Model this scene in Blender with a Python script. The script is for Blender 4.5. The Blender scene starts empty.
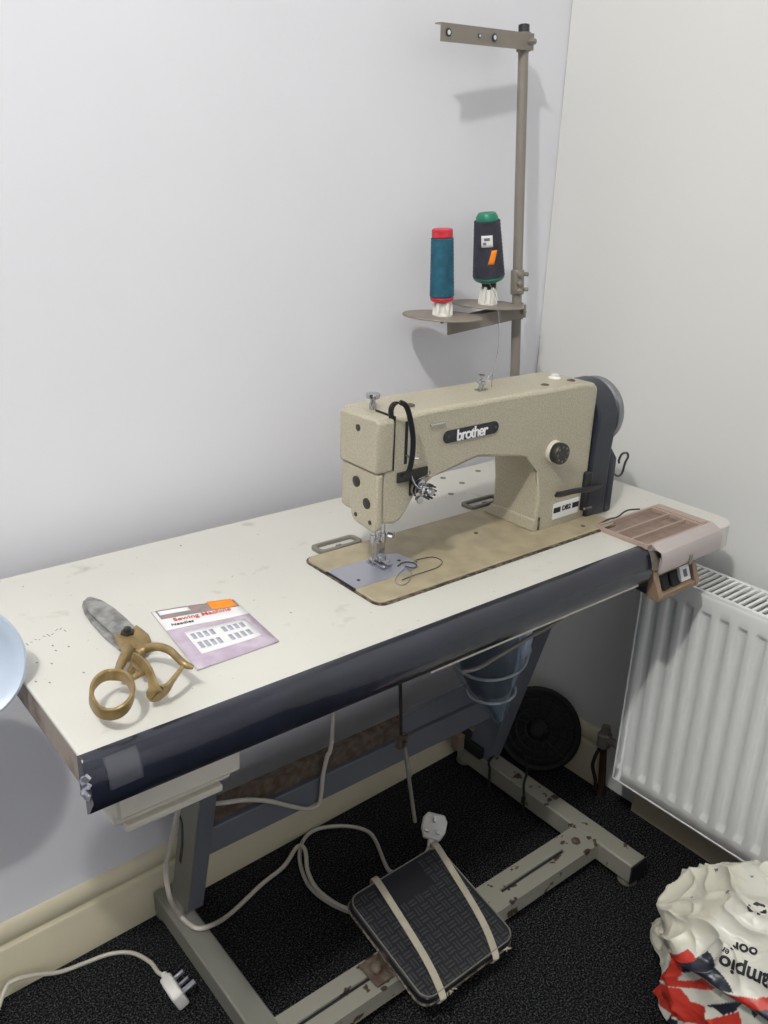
import bpy, bmesh, math, random
from mathutils import Vector, Matrix, noise
random.seed(4)
PI = math.pi
COL = bpy.context.scene.collection
V = Vector
# ------------------------------------------------------------------ camera
CAMP = V((-0.15675, -1.23372, 1.28126))
FWD = V((0.59143383, 0.71859834, -0.3658175)); RGT = V((0.77976097, -0.62523379, 0.03248903)); UPV = V((0.2053749, 0.30446532, 0.93011936))
FPX = 874.897
def U(px, py, ax, v):                      # a measured pixel carried onto a real plane of the room
    d = FWD + RGT*((px-384)/FPX) - UPV*((py-512)/FPX)
    return CAMP + d*((v-CAMP[ax])/d[ax])
XY = lambda q, z: U(q[0], q[1], 2, z)
cam = bpy.data.cameras.new('camera'); cam.sensor_fit = 'VERTICAL'; cam.sensor_height = 24; cam.sensor_width = 18
cam.lens = FPX/1024*24; cam.clip_start = .02
co = bpy.data.objects.new('camera', cam); COL.objects.link(co)
m3 = Matrix((RGT, UPV, -FWD)).transposed(); co.matrix_world = Matrix.Translation(CAMP) @ m3.to_4x4()
bpy.context.scene.camera = co
vs = bpy.context.scene.view_settings
vs.view_transform = 'Standard'; vs.look = 'None'; vs.exposure = -.22; vs.gamma = 1; vs.use_curve_mapping = False

# ------------------------------------------------------------------ materials
def srgb(c):
    return tuple(((v/255)/12.92 if v/255 <= .04045 else ((v/255+.055)/1.055)**2.4) for v in c)
def mat(name, col, rough=.5, metal=0, var=0, vscale=30, bump=0, bscale=200, col2=None, thr=None, coat=0, detail=4, spec=.5):
    """base colour col (sRGB 0-255), optional second colour mixed by noise, optional bump"""
    m = bpy.data.materials.new(name); m.use_nodes = True
    nt = m.node_tree; b = nt.nodes['Principled BSDF']
    c = srgb(col); b.inputs['Base Color'].default_value = (*c, 1)
    b.inputs['Roughness'].default_value = rough; b.inputs['Metallic'].default_value = metal
    b.inputs['Specular IOR Level'].default_value = spec
    b.inputs['Coat Weight'].default_value = coat
    if var or col2 or bump:
        tc = nt.nodes.new('ShaderNodeTexCoord')
    if var or col2:
        n = nt.nodes.new('ShaderNodeTexNoise'); n.inputs['Scale'].default_value = vscale; n.inputs['Detail'].default_value = detail
        nt.links.new(tc.outputs['Object'], n.inputs['Vector'])
        r = nt.nodes.new('ShaderNodeValToRGB'); nt.links.new(n.outputs['Fac'], r.inputs['Fac'])
        if col2:
            lo, hi = thr or (.45, .6)
            r.color_ramp.elements[0].position = lo; r.color_ramp.elements[1].position = hi
            r.color_ramp.elements[0].color = (*c, 1); r.color_ramp.elements[1].color = (*srgb(col2), 1)
        else:
            r.color_ramp.elements[0].position = .3; r.color_ramp.elements[1].position = .7
            r.color_ramp.elements[0].color = (*[x*(1-var) for x in c], 1); r.color_ramp.elements[1].color = (*[min(1, x*(1+var)) for x in c], 1)
        nt.links.new(r.outputs['Color'], b.inputs['Base Color'])
    if bump:
        n = nt.nodes.new('ShaderNodeTexNoise'); n.inputs['Scale'].default_value = bscale; n.inputs['Detail'].default_value = 3
        nt.links.new(tc.outputs['Object'], n.inputs['Vector'])
        bp = nt.nodes.new('ShaderNodeBump'); bp.inputs['Strength'].default_value = bump; bp.inputs['Distance'].default_value = .002
        nt.links.new(n.outputs['Fac'], bp.inputs['Height']); nt.links.new(bp.outputs['Normal'], b.inputs['Normal'])
    return m
M = dict(
 wall=mat('wall_paint', (226,226,231), .85, var=.015, vscale=3, bump=.12, bscale=60),
 wallr=mat('wall_paint_grey_white', (220,220,217), .85, var=.015, vscale=3, bump=.12, bscale=60),
 ceil=mat('ceiling_paint', (225,225,222), .9),
 skirt=mat('cream_gloss_paint', (206,197,170), .45, var=.05, vscale=8, bump=.1, bscale=30),
 top=mat('white_laminate', (201,199,192), .38, var=.03, vscale=5, bump=.04, bscale=300),
 edge=mat('chipboard_edge', (150,138,128), .8, col2=(112,98,90), thr=(.4,.62), vscale=25, bump=.3, bscale=200),
 tape=mat('navy_tape', (27,30,43), .26, var=.3, vscale=18, bump=1, bscale=16, coat=.4),
 clear=mat('clear_tape', (58,60,72), .10, coat=.6, bump=.6, bscale=50),
 cream=mat('cream_painted_wood', (208,203,190), .5, var=.05, vscale=12, bump=.08, bscale=60),
 steel=mat('grey_stand_paint', (122,121,112), .5, var=.06, vscale=10, bump=.15, bscale=120),
 steelb=mat('slate_grey_paint', (102,105,114), .5, var=.06, vscale=14, bump=.1, bscale=100),
 chip=mat('chipped_grey_paint', (142,140,128), .5, col2=(62,42,34), thr=(.61,.63), vscale=34, bump=.2, bscale=100, detail=6),
 rust=mat('rusty_steel', (100,90,78), .7, col2=(76,58,48), thr=(.4,.6), vscale=60, bump=.5, bscale=150),
 beige=mat('hammered_beige_paint', (172,165,145), .36, var=.13, vscale=420, bump=.45, bscale=420, detail=2),
 beige2=mat('worn_beige_bed_paint', (168,157,130), .4, col2=(148,137,113), thr=(.35,.7), vscale=30, bump=.15, bscale=300),
 bedrim=mat('worn_bed_rim', (112,98,82), .5, col2=(48,42,38), thr=(.42,.52), vscale=120),
 wheel=mat('worn_wheel_steel', (140,142,146), .34, .8, bump=.1, bscale=80),
 chrome=mat('chrome', (190,190,195), .18, 1),
 silver=mat('brushed_steel_plate', (188,190,202), .3, .75, bump=.05, bscale=500),
 darkmetal=mat('dark_metal', (70,68,64), .4, .7),
 black=mat('black_plastic', (30,31,36), .4),
 blackp=mat('dark_blue_black_plastic', (38,42,52), .38, bump=.05, bscale=90),
 rubber=mat('black_rubber', (24,24,26), .8),
 white=mat('white_plastic', (225,223,216), .35),
 lettering=mat('white_lettering', (235,235,238), .5),
 stand=mat('taupe_stand_paint', (128,121,112), .45, var=.05, vscale=30, bump=.05),
 disc=mat('taupe_disc_paint', (138,128,116), .45, var=.06, vscale=30),
 teal=mat('teal_thread', (24,84,104), .7, var=.35, vscale=70, bump=.5, bscale=500),
 red=mat('red_plastic', (196,44,58), .4),
 navy=mat('black_thread', (46,46,58), .6, var=.4, vscale=60, bump=.5, bscale=500),
 green=mat('green_plastic', (28,122,94), .4),
 orange=mat('orange_sticker', (250,140,30), .6),
 paper=mat('white_paper', (226,226,226), .6),
 ink_shade=mat('black_ink_and_shade', (25,25,30), .6),
 inkg=mat('grey_ink', (110,112,125), .6),
 inkl=mat('pale_grey_ink', (168,170,184), .6),
 inkr=mat('red_ink', (196,84,70), .6),
 brass=mat('worn_brass', (156,134,90), .36, .5, col2=(128,106,68), thr=(.4,.7), vscale=50, bump=.1, bscale=120),
 blade=mat('old_blade_steel', (160,160,158), .42, .35, col2=(112,112,110), thr=(.4,.65), vscale=60, bump=.3, bscale=150),
 lav=mat('lavender_printed_card', (176,160,178), .45, col2=(190,178,192), thr=(.4,.6), vscale=40),
 photo=mat('printed_dark_photo', (120,128,120), .4, col2=(158,120,128), thr=(.44,.56), vscale=90),
 tray=mat('brown_tray_plastic', (166,146,134), .4, var=.05, vscale=30),
 traylip=mat('lavender_tray_lip', (172,162,160), .35, var=.05, vscale=12),
 brownp=mat('brown_switch_plastic', (140,116,94), .45, var=.05, vscale=30),
 rad=mat('white_radiator_enamel', (228,229,227), .3),
 radd=mat('radiator_fins', (100,100,98), .6),
 copper=mat('copper_pipe', (74,50,38), .6, .4, var=.2, vscale=60),
 cable=mat('white_cable', (190,184,172), .45),
 cableg=mat('grey_cable', (120,116,108), .5),
 bluep=mat('pale_blue_plastic', (176,188,204), .35),
 fan=mat('black_green_plastic', (20,23,21), .6),
 tie=mat('pale_plastic_tie', (150,158,160), .4),
 motor=mat('motor_casing', (44,44,46), .45, .3, bump=.2, bscale=50),
 strap=mat('cream_webbing', (176,168,150), .7, var=.08, vscale=60, bump=.3, bscale=300),
 frayed=mat('frayed_cord', (120,112,98), .8, col2=(60,54,48), thr=(.4,.6), vscale=150),
 pedal=mat('pedal_mat', (62,63,64), .4),
 woodb=mat('bare_wood_block', (130,112,96), .7, var=.1, vscale=40),
 thread=mat('dark_thread', (70,66,62), .7),
 thin=mat('grey_thread', (128,128,130), .7),
)
def carpet():
    m = bpy.data.materials.new('black_speckled_carpet'); m.use_nodes = True; nt = m.node_tree; b = nt.nodes['Principled BSDF']
    tc = nt.nodes.new('ShaderNodeTexCoord')
    v = nt.nodes.new('ShaderNodeTexNoise'); v.inputs['Scale'].default_value = 300; v.inputs['Detail'].default_value = 3; v.inputs['Roughness'].default_value = .85
    nt.links.new(tc.outputs['Object'], v.inputs['Vector'])
    r = nt.nodes.new('ShaderNodeValToRGB'); e = r.color_ramp.elements
    e[0].position = .50; e[0].color = (*srgb((13,13,15)), 1); e[1].position = .66; e[1].color = (*srgb((108,110,114)), 1)
    nt.links.new(v.outputs['Fac'], r.inputs['Fac'])
    big = nt.nodes.new('ShaderNodeTexNoise'); big.inputs['Scale'].default_value = 900; nt.links.new(tc.outputs['Object'], big.inputs['Vector'])
    nt.links.new(r.outputs['Color'], b.inputs['Base Color']); b.inputs['Roughness'].default_value = 1; b.inputs['Specular IOR Level'].default_value = .1
    bp = nt.nodes.new('ShaderNodeBump'); bp.inputs['Strength'].default_value = .9; bp.inputs['Distance'].default_value = .006
    nt.links.new(v.outputs['Fac'], bp.inputs['Height']); nt.links.new(bp.outputs['Normal'], b.inputs['Normal'])
    return m
M['carpet'] = carpet()
def film():
    m = bpy.data.materials.new('clear_blue_polythene'); m.use_nodes = True; nt = m.node_tree; b = nt.nodes['Principled BSDF']
    b.inputs['Base Color'].default_value = (*srgb((128,148,170)), 1); b.inputs['Roughness'].default_value = .22
    tr = nt.nodes.new('ShaderNodeBsdfTransparent'); mx = nt.nodes.new('ShaderNodeMixShader'); mx.inputs[0].default_value = .22
    nt.links.new(tr.outputs[0], mx.inputs[1]); nt.links.new(b.outputs[0], mx.inputs[2])
    nt.links.new(mx.outputs[0], nt.nodes['Material Output'].inputs['Surface'])
    return m
M['film'] = film()
def laminate():
    m = M['top']; nt = m.node_tree; b = nt.nodes['Principled BSDF']; tc = [n for n in nt.nodes if n.type == 'TEX_COORD'][0]
    src = b.inputs['Base Color'].links[0].from_socket
    for sc_, lo, hi, c in ((150, .735, .76, (120,118,112)), (22, .66, .80, (176,172,162))):
        n = nt.nodes.new('ShaderNodeTexNoise'); n.inputs['Scale'].default_value = sc_; n.inputs['Detail'].default_value = 3
        nt.links.new(tc.outputs['Object'], n.inputs['Vector'])
        r = nt.nodes.new('ShaderNodeMapRange'); r.inputs['From Min'].default_value = lo; r.inputs['From Max'].default_value = hi; nt.links.new(n.outputs['Fac'], r.inputs['Value'])
        mx = nt.nodes.new('ShaderNodeMix'); mx.data_type = 'RGBA'; nt.links.new(r.outputs[0], mx.inputs[0]); nt.links.new(src, mx.inputs[6]); mx.inputs[7].default_value = (*srgb(c), 1)
        src = mx.outputs[2]
    nt.links.new(src, b.inputs['Base Color'])
laminate()
def tapefilm():
    m = film(); m.name = 'clear_sticky_film'; nt = m.node_tree
    for n in nt.nodes:
        if n.type == 'MIX_SHADER': n.inputs[0].default_value = .07
        if n.type == 'BSDF_PRINCIPLED': n.inputs['Base Color'].default_value = (.5,.5,.55,1); n.inputs['Roughness'].default_value = .08
    return m
M['clear'] = tapefilm()
def vcol(name, rough=.35):
    m = bpy.data.materials.new(name); m.use_nodes = True; nt = m.node_tree; b = nt.nodes['Principled BSDF']
    a = nt.nodes.new('ShaderNodeVertexColor'); a.layer_name = 'print'; nt.links.new(a.outputs['Color'], b.inputs['Base Color'])
    b.inputs['Roughness'].default_value = rough; return m
M['bagprint'] = vcol('printed_polythene')

# ------------------------------------------------------------------ mesh helpers
def NB(): return bmesh.new()
def box(bm, x0, x1, y0, y1, z0, z1, M4=None):
    vs_ = [bm.verts.new((x, y, z)) for x in (x0, x1) for y in (y0, y1) for z in (z0, z1)]
    for f in ((0,1,3,2),(4,6,7,5),(0,4,5,1),(2,3,7,6),(0,2,6,4),(1,5,7,3)): bm.faces.new([vs_[i] for i in f])
    if M4 is not None: bmesh.ops.transform(bm, matrix=M4, verts=vs_)
    return vs_
def prism(bm, pts, axis, a, b, M4=None):
    """2D outline pulled between a and b along axis; pts are the two other coordinates in order"""
    def mk(p, t):
        c = [0, 0, 0]; o = [i for i in range(3) if i != axis]; c[o[0]], c[o[1]] = p; c[axis] = t; return c
    A = [bm.verts.new(mk(p, a)) for p in pts]; B = [bm.verts.new(mk(p, b)) for p in pts]
    n = len(pts); bm.faces.new(A); bm.faces.new(B[::-1])
    for i in range(n): bm.faces.new((A[i], B[i], B[(i+1) % n], A[(i+1) % n]))
    if M4 is not None: bmesh.ops.transform(bm, matrix=M4, verts=A+B)
    return A+B
def rrect(x0, x1, y0, y1, r, n=5):
    out = []
    for cx, cy, a in ((x1-r, y1-r, 0), (x0+r, y1-r, 90), (x0+r, y0+r, 180), (x1-r, y0+r, 270)):
        for k in range(n+1):
            t = math.radians(a+90*k/n); out.append((cx+r*math.cos(t), cy+r*math.sin(t)))
    return out
def catmull(P, n=8, closed=False):
    P = [V(p) for p in P]; N = len(P); out = []
    rng = range(N) if closed else range(N-1)
    for i in rng:
        g = lambda k: P[k % N] if closed else P[max(0, min(N-1, k))]
        a, b, c, d = g(i-1), g(i), g(i+1), g(i+2)
        for k in range(n):
            t = k/n; out.append(.5*((2*b)+(c-a)*t+(2*a-5*b+4*c-d)*t*t+(-a+3*b-3*c+d)*t**3))
    if not closed: out.append(P[-1])
    return out
def tube(bm, path, r, seg=10, closed=False, flat=None):
    """r number or list; flat = (width, thickness, wide_dir) for straps"""
    path = [V(p) for p in path]; N = len(path); rings = []; prev = None
    for i, p in enumerate(path):
        a = path[(i-1) % N] if closed else path[max(0, i-1)]; b = path[(i+1) % N] if closed else path[min(N-1, i+1)]
        t = (b-a).normalized()
        if flat: s = V(flat[2]); s = (s - t*s.dot(t)).normalized(); q = t.cross(s).normalized()
        else:
            if prev is None: s = t.orthogonal().normalized()
            else: s = (prev - t*prev.dot(t)).normalized()
            prev = s; q = t.cross(s)
        R = r[i] if isinstance(r, (list, tuple)) else r
        if flat:
            w, h = flat[0]/2*R, flat[1]/2
            rings.append([bm.verts.new(p+s*x+q*y) for x, y in ((-w,-h),(w,-h),(w,h),(-w,h))])
        else:
            rings.append([bm.verts.new(p+(s*math.cos(2*PI*k/seg)+q*math.sin(2*PI*k/seg))*R) for k in range(seg)])
    n = len(rings[0])
    for i in range(N if closed else N-1):
        A, B = rings[i], rings[(i+1) % N]
        off = 0
        if closed and i == N-1 and not flat:
            off = min(range(n), key=lambda o: (A[0].co-B[o].co).length)
        for k in range(n): bm.faces.new((A[k], A[(k+1) % n], B[(k+1+off) % n], B[(k+off) % n]))
    if not closed: bm.faces.new(rings[0][::-1]); bm.faces.new(rings[-1])
def rescale(rl, n):
    out = []
    for i in range(len(rl)-1): out += [rl[i]+(rl[i+1]-rl[i])*k/n for k in range(n)]
    return out+[rl[-1]]
def lathe(bm, prof, origin=(0,0,0), axis=(0,0,1), seg=28):
    """prof: (radius, height) pairs along axis"""
    ax = V(axis).normalized(); q = ax.to_track_quat('Z', 'Y'); o = V(origin); rings = []
    for r, h in prof:
        if r < 1e-6: rings.append([bm.verts.new(o+q @ V((0, 0, h)))])
        else: rings.append([bm.verts.new(o+q @ V((r*math.cos(2*PI*k/seg), r*math.sin(2*PI*k/seg), h))) for k in range(seg)])
    for A, B in zip(rings, rings[1:]):
        for k in range(seg):
            k2 = (k+1) % seg
            if len(A) == 1 and len(B) == 1: continue
            if len(A) == 1: bm.faces.new((A[0], B[k2], B[k]))
            elif len(B) == 1: bm.faces.new((A[k], A[k2], B[0]))
            else: bm.faces.new((A[k], A[k2], B[k2], B[k]))
    if len(rings[0]) > 1: bm.faces.new(rings[0][::-1])
    if len(rings[-1]) > 1: bm.faces.new(rings[-1])
ORI = {}
def world(o): return ORI.get(o.name, V((0,0,0)))
def tagp(o, label=None, cat=None, group=None, kind=None):
    if label: o['label'] = label
    if cat: o['category'] = cat
    if group: o['group'] = group
    if kind: o['kind'] = kind
    return o
def thing(name, loc, label, cat, group=None):
    o = bpy.data.objects.new(name, None); o.empty_display_size = .05; COL.objects.link(o); o.location = loc; ORI[o.name] = V(loc)
    return tagp(o, label, cat, group)
def obj(name, bm, m, parent=None, bevel=0, smooth=True, label=None, cat=None, kind=None, base=None, angle=35, seg=2, mats=None):
    bmesh.ops.recalc_face_normals(bm, faces=bm.faces)
    org = world(parent) if parent else V(base) if base else V((0,0,0))
    bmesh.ops.translate(bm, verts=bm.verts, vec=-org)
    me = bpy.data.meshes.new(name)
    if smooth:
        for f in bm.faces: f.smooth = True
        for e in bm.edges:
            if len(e.link_faces) == 2 and e.calc_face_angle(0) > math.radians(angle): e.smooth = False
    bm.to_mesh(me); bm.free()
    o = bpy.data.objects.new(name, me); COL.objects.link(o); me.materials.append(M[m] if isinstance(m, str) else m)
    if bevel:
        bv = o.modifiers.new('bevel', 'BEVEL'); bv.width = bevel; bv.segments = seg; bv.limit_method = 'ANGLE'; bv.angle_limit = math.radians(40)
        bv.harden_normals = False
        for p in me.polygons: p.use_smooth = True
        me.set_sharp_from_angle(angle=math.radians(60))
    if parent: o.parent = parent; ORI[o.name] = org       # child mesh is laid out from the parent's base
    else: o.location = org; ORI[o.name] = org
    if parent and o.parent.parent: pass
    return tagp(o, label, cat, None, kind)
def text(name, body, m, parent, origin, xdir, ydir, size, depth=.0004, bold=.0, space=1, label=None, shear=0):
    c = bpy.data.curves.new('lettering', 'FONT'); c.body = body; c.size = 1; c.extrude = depth/size; c.offset = bold; c.space_character = space; c.align_x = 'CENTER'; c.align_y = 'CENTER'; c.shear = shear
    t = bpy.data.objects.new('tmp', c); COL.objects.link(t); bpy.context.view_layer.update()
    me = bpy.data.meshes.new_from_object(t.evaluated_get(bpy.context.evaluated_depsgraph_get()))
    bpy.data.objects.remove(t)
    x = V(xdir).normalized(); z = x.cross(V(ydir)).normalized(); y = z.cross(x)
    Mx = Matrix.Translation(V(origin)-world(parent)) @ Matrix((x*size, y*size, z*size)).transposed().to_4x4()
    me.transform(Mx); me.materials.clear(); me.materials.append(M[m])
    o = bpy.data.objects.new(name, me); COL.objects.link(o); o.parent = parent; ORI[o.name] = world(parent)
    return tagp(o, label)

# ------------------------------------------------------------------ setting
H = .75; XR = 1.275
bm = NB(); box(bm, -2.2, 2.0, -3.2, .1, -.05, 0); obj('floor', bm, 'carpet', kind='structure', smooth=False)
WROT = Matrix.Translation((1.07,0,0)) @ Matrix.Rotation(math.atan(.0375), 4, 'Z') @ Matrix.Translation((-1.07,0,0))   # the back wall runs a touch askew to the table
bm = NB(); box(bm, -2.3, XR+.1, 0, .1, 0, 2.9, WROT); obj('wall_back', bm, 'wall', kind='structure', smooth=False)
bm = NB(); box(bm, XR, XR+.1, -3.2, .0065, 0, 2.9); obj('wall_right', bm, 'wallr', kind='structure', smooth=False)
bm = NB(); box(bm, -2.2, XR+.1, -3.2, .1, 2.9, 2.95); obj('ceiling', bm, 'ceil', kind='structure', smooth=False)
SK = [(0,0),(-.022,0),(-.022,.092),(-.0205,.0945),(-.0165,.096),(-.0135,.0985),(-.0135,.101),(-.016,.104),(-.017,.110),(-.0155,.118),(-.011,.125),(-.005,.129),(0,.130)]
bm = NB(); prism(bm, SK, 0, -2.2, XR-.001, WROT); obj('baseboard_back', bm, 'skirt', kind='structure')
bm = NB(); prism(bm, [(XR+a, b) for a, b in SK], 1, -.014, -.300)
prism(bm, [(XR+a, b) for a, b in SK], 1, -.40, -3.2); obj('baseboard_right', bm, 'skirt', kind='structure')

# ------------------------------------------------------------------ table with its stand
TX0, TX1, TY0, TY1 = .062, 1.166, -.535, -.093
tb = thing('sewing_table', (.6, -.3, 0), 'long white-topped sewing table on a grey steel stand, navy tape along its front edge', 'table')
# top with rounded right-front corner
def top_outline(ins=0):
    out = [(TX0+ins, TY0+ins)]
    r = .035
    for k in range(7): t = -PI/2+PI/2*k/6; out.append((TX1-ins-r+r*math.cos(t), TY0-.022+ins+r+r*math.sin(t)))
    out += [(TX1-ins, TY1-.03), (TX1-ins-.02, TY1-ins), (TX0+ins, TY1-ins)]
    out.insert(1, (.935, TY0+ins)); out.insert(2, (.955, TY0-.010+ins)); out.insert(3, (1.02, TY0-.022+ins))
    return out
bm = NB(); prism(bm, top_outline(), 2, .745, .7502); obj('tabletop', bm, 'top', tb, bevel=.0015)
bm = NB(); prism(bm, top_outline(.001), 2, .711, .7449); obj('core_edge', bm, 'edge', tb, label='bare chipboard edge of the tabletop')
# right end facing, paler and rounded
bm = NB()
r = .035; P = [(1.06, TY0-.0225), (1.13, TY0-.0225)] + [(TX1-r+(r+.0015)*math.cos(-PI/2+PI/2*k/6), TY0-.022+r+(r+.0015)*math.sin(-PI/2+PI/2*k/6)) for k in range(7)] + [(TX1+.0015, -.15)]
Q = [(TX1-.001, -.15)] + [(TX1-r+(r-.001)*math.cos(-PI/2*k/6), TY0-.022+r+(r-.001)*math.sin(-PI/2*k/6)) for k in range(7)] + [(1.06, TY0-.0205)]
prism(bm, P+Q, 2, .711, .7495); obj('edge_band', bm, 'top', tb, label='white laminate band round the right end')
# navy tape: thick rounded roll over the front edge
bm = NB()
prof = [(-.5235,.7512),(-.531,.7518),(-.540,.7495),(-.5465,.742),(-.550,.728),(-.551,.712),(-.548,.700),(-.541,.6945),(-.533,.697),(-.531,.7105),(-.53,.7105),(-.5235,.7106)]
n = 60; rings = []
for i in range(n+1):
    x = .0600+(.942-.060)*i/n
    w = [noise.noise(V((x*9, k*.7, 3)))*.0016 + noise.noise(V((x*40, k*1.3, 9)))*.0007 for k in range(len(prof))]
    rings.append([bm.verts.new((x + (0 if 0 < i < n else .003*math.sin(k*1.7)), y-(w[k] if 1 < k < 9 else 0), z+(w[k] if 1 < k < 9 else 0))) for k, (y, z) in enumerate(prof)])
for A, B in zip(rings, rings[1:]):
    for k in range(len(prof)): k2 = (k+1) % len(prof); bm.faces.new((A[k], A[k2], B[k2], B[k]))
bm.faces.new(rings[0]); bm.faces.new(rings[-1][::-1])
tape = obj('edge_tape', bm, 'tape', tb, angle=50, label='shiny navy tape wrapped over the front edge')
bm = NB(); box(bm, .50, .930, -.540, -.5325, .690, .6948); obj('under_strip', bm, 'cream', tb, smooth=False, label='thin cream strip below the tape')
bm = NB()   # clear sticky tape patch near the left end
pp = [(-.5400,.7516),(-.5480,.7440),(-.5525,.732),(-.5530,.722)]
rr = []
for i in range(9):
    x = .078+.034*i/8; rr.append([bm.verts.new((x, y-.0008-.0006*noise.noise(V((x*150, k, 0))), z)) for k, (y, z) in enumerate(pp)])
for A, B in zip(rr, rr[1:]):
    for k in range(3): bm.faces.new((A[k], A[k+1], B[k+1], B[k]))
g = obj('clear_tape', bm, 'clear', tape, label='patch of clear sticky tape'); sm = g.modifiers.new('s', 'SOLIDIFY'); sm.thickness = .0006
bm = NB()   # torn foil end of the tape at the left corner
for k in range(14):
    c = V((.0592, -.536-.012*random.random(), .716+.03*random.random())); box(bm, -.002, .0015, -.003, .003, -.003, .003, Matrix.Translation(c) @ Matrix.Rotation(random.random()*3, 4, (1, .4, .2)))
obj('torn_end', bm, 'silver', tape, smooth=False, label='crumpled silvery torn end')
# drawer box
dr = None
bm = NB(); prism(bm, [(-.500,.7105),(-.500,.638),(-.494,.632),(-.485,.630),(-.485,.616),(-.30,.616),(-.30,.7105)], 0, .102, .243)
dr = obj('wooden_runner', bm, 'cream', tb, bevel=.003, label='cream wooden box rail under the left front corner')
bm = NB(); box(bm, .10, .2445, -.507, -.4995, .640, .7100); obj('front_strip', bm, 'cream', dr, bevel=.003)
bm = NB(); box(bm, .112, .229, -.492, -.32, .608, .6165); obj('lower_ledge', bm, 'cream', dr, bevel=.002)
# stand
ZF = .06; SL = .25
def foot(x0, x1, nm='foot'):
    bm = NB()
    box(bm, x0, x1, -.538, -.055, .018, ZF)
    f = obj(nm, bm, 'steel' if x0 < .5 else 'chip', tb, bevel=.003)
    for y in (-.52, -.06):
        bm = NB(); lathe(bm, [(.017,.0),(.019,.004),(.016,.018)], ((x0+x1)/2, y, 0)); obj('rubber_foot', bm, 'cableg', f, label='round grey levelling foot')
    bm = NB(); box(bm, x0-.001, x1+.001, -.5415, -.5375, .0185, .0595); obj('end_cap', bm, 'black', f, bevel=.001)
    return f
foot(.308, .350); foot(1.056, 1.100)
def column(x0, x1, zt, y0, SL=.25):
    bm = NB(); vsn = prism(bm, [(y0, ZF), (y0+.062, ZF), (y0+.062-SL*(zt-ZF), zt), (y0-SL*(zt-ZF), zt)], 0, x0, x1)
    return obj('column', bm, 'steelb', tb, bevel=.002)
cl = column(.336, .366, .690, -.136)
# outer side of the left column, lamplight put in as lighter grey; curved slot
bm = NB(); prism(bm, [(-.1365, ZF+.001), (-.079, ZF+.001), (-.079-SL*.629, .689), (-.1365-SL*.629, .689)], 0, .3335, .3358)
sd = obj('lit_side', bm, 'steel', cl, bevel=.0005, label='outer face of the left column, lamplight put in as paler grey')
sp = [U(q[0], q[1], 0, .3330) for q in ((177,812),(180,817),(182,826),(182,845),(180,862))]
bm = NB(); tube(bm, catmull(sp, 6), 1, flat=(.007, .0012, (0,1,0))); obj('slot', bm, 'ink_shade', cl, label='dark curved slot')
cr = column(1.060, 1.104, .690, -.146, .277)
for x0, x1, c in ((.315, .385, cl), (1.04, 1.12, cr)):
    bm = NB(); box(bm, x0, x1, -.43, -.16, .688, .7105); obj('top_bracket', bm, 'steelb', tb, bevel=.002)
bm = NB(); box(bm, .3665, 1.0595, -.162, -.137, .190, .243); xb = obj('cross_beam', bm, 'steelb', tb, bevel=.002, label='slate grey beam across the back of the stand')
bm = NB(); box(bm, .800, 1.0595, -.152, -.138, .2435, .286); obj('beam_flange', bm, 'steelb', xb, bevel=.001)
bm = NB(); box(bm, .3665, .7995, -.152, -.138, .2435, .284); obj('rusty_strip', bm, 'rust', xb, bevel=.001, label='rust-stained strip along the beam')
# foot rail with slots
bm = NB()
def ring_rail(x0, x1, y0, y1, s0, s1, ys0, ys1):
    for a in ((x0, s0, y0, y1), (s1, x1, y0, y1), (s0, s1, y0, ys0), (s0, s1, ys1, y1)): box(bm, a[0], a[1], a[2], a[3], .028, .0605)
ring_rail(.695, 1.0555, -.462, -.398, .812, .985, -.4345, -.4265)
ring_rail(.3475, .695, -.462, -.398, .37, .545, -.4345, -.4265)
bmesh.ops.remove_doubles(bm, verts=bm.verts, dist=.00005)
rail = obj('foot_rail', bm, 'chip', tb, bevel=0, smooth=False, label='chipped pale grey slotted rail between the feet')
for xa, xc in ((.371, .544), (.813, .984)):
    bm = NB(); box(bm, xa, xc, -.4344, -.4266, .028, .0560); obj('slot_shade', bm, 'ink_shade', rail, smooth=False)  # black strip filling the slot, its inner shade put in as colour
for x in (1.022, .352):
    bm = NB(); lathe(bm, [(.009,.0600),(.009,.0645),(.006,.067),(0,.067)], (x, -.43, 0), seg=6); obj('bolt', bm, 'rust', rail)
# bits at the foot of the right column
bm = NB(); box(bm, 1.048, 1.085, -.135, -.055, .0605, .088, Matrix.Identity(4)); obj('column_clamp', bm, 'black', tb, bevel=.002, label='black clamp block at the foot of the right column')
bm = NB(); box(bm, 1.030, 1.048, -.085, -.06, .0605, .10); obj('wood_packer', bm, 'woodb', tb, bevel=.002, label='small bare wooden packer')
# screws and worn marks on the top
for q in ((462,483),(451,494),(443,478),(478,471)):
    p = XY(q, .7502); bm = NB(); lathe(bm, [(.0055,0),(.0055,.0006),(.003,.0008),(0,.0008)], p, seg=14); obj('screw_cap', bm, 'cableg', tb)

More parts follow.
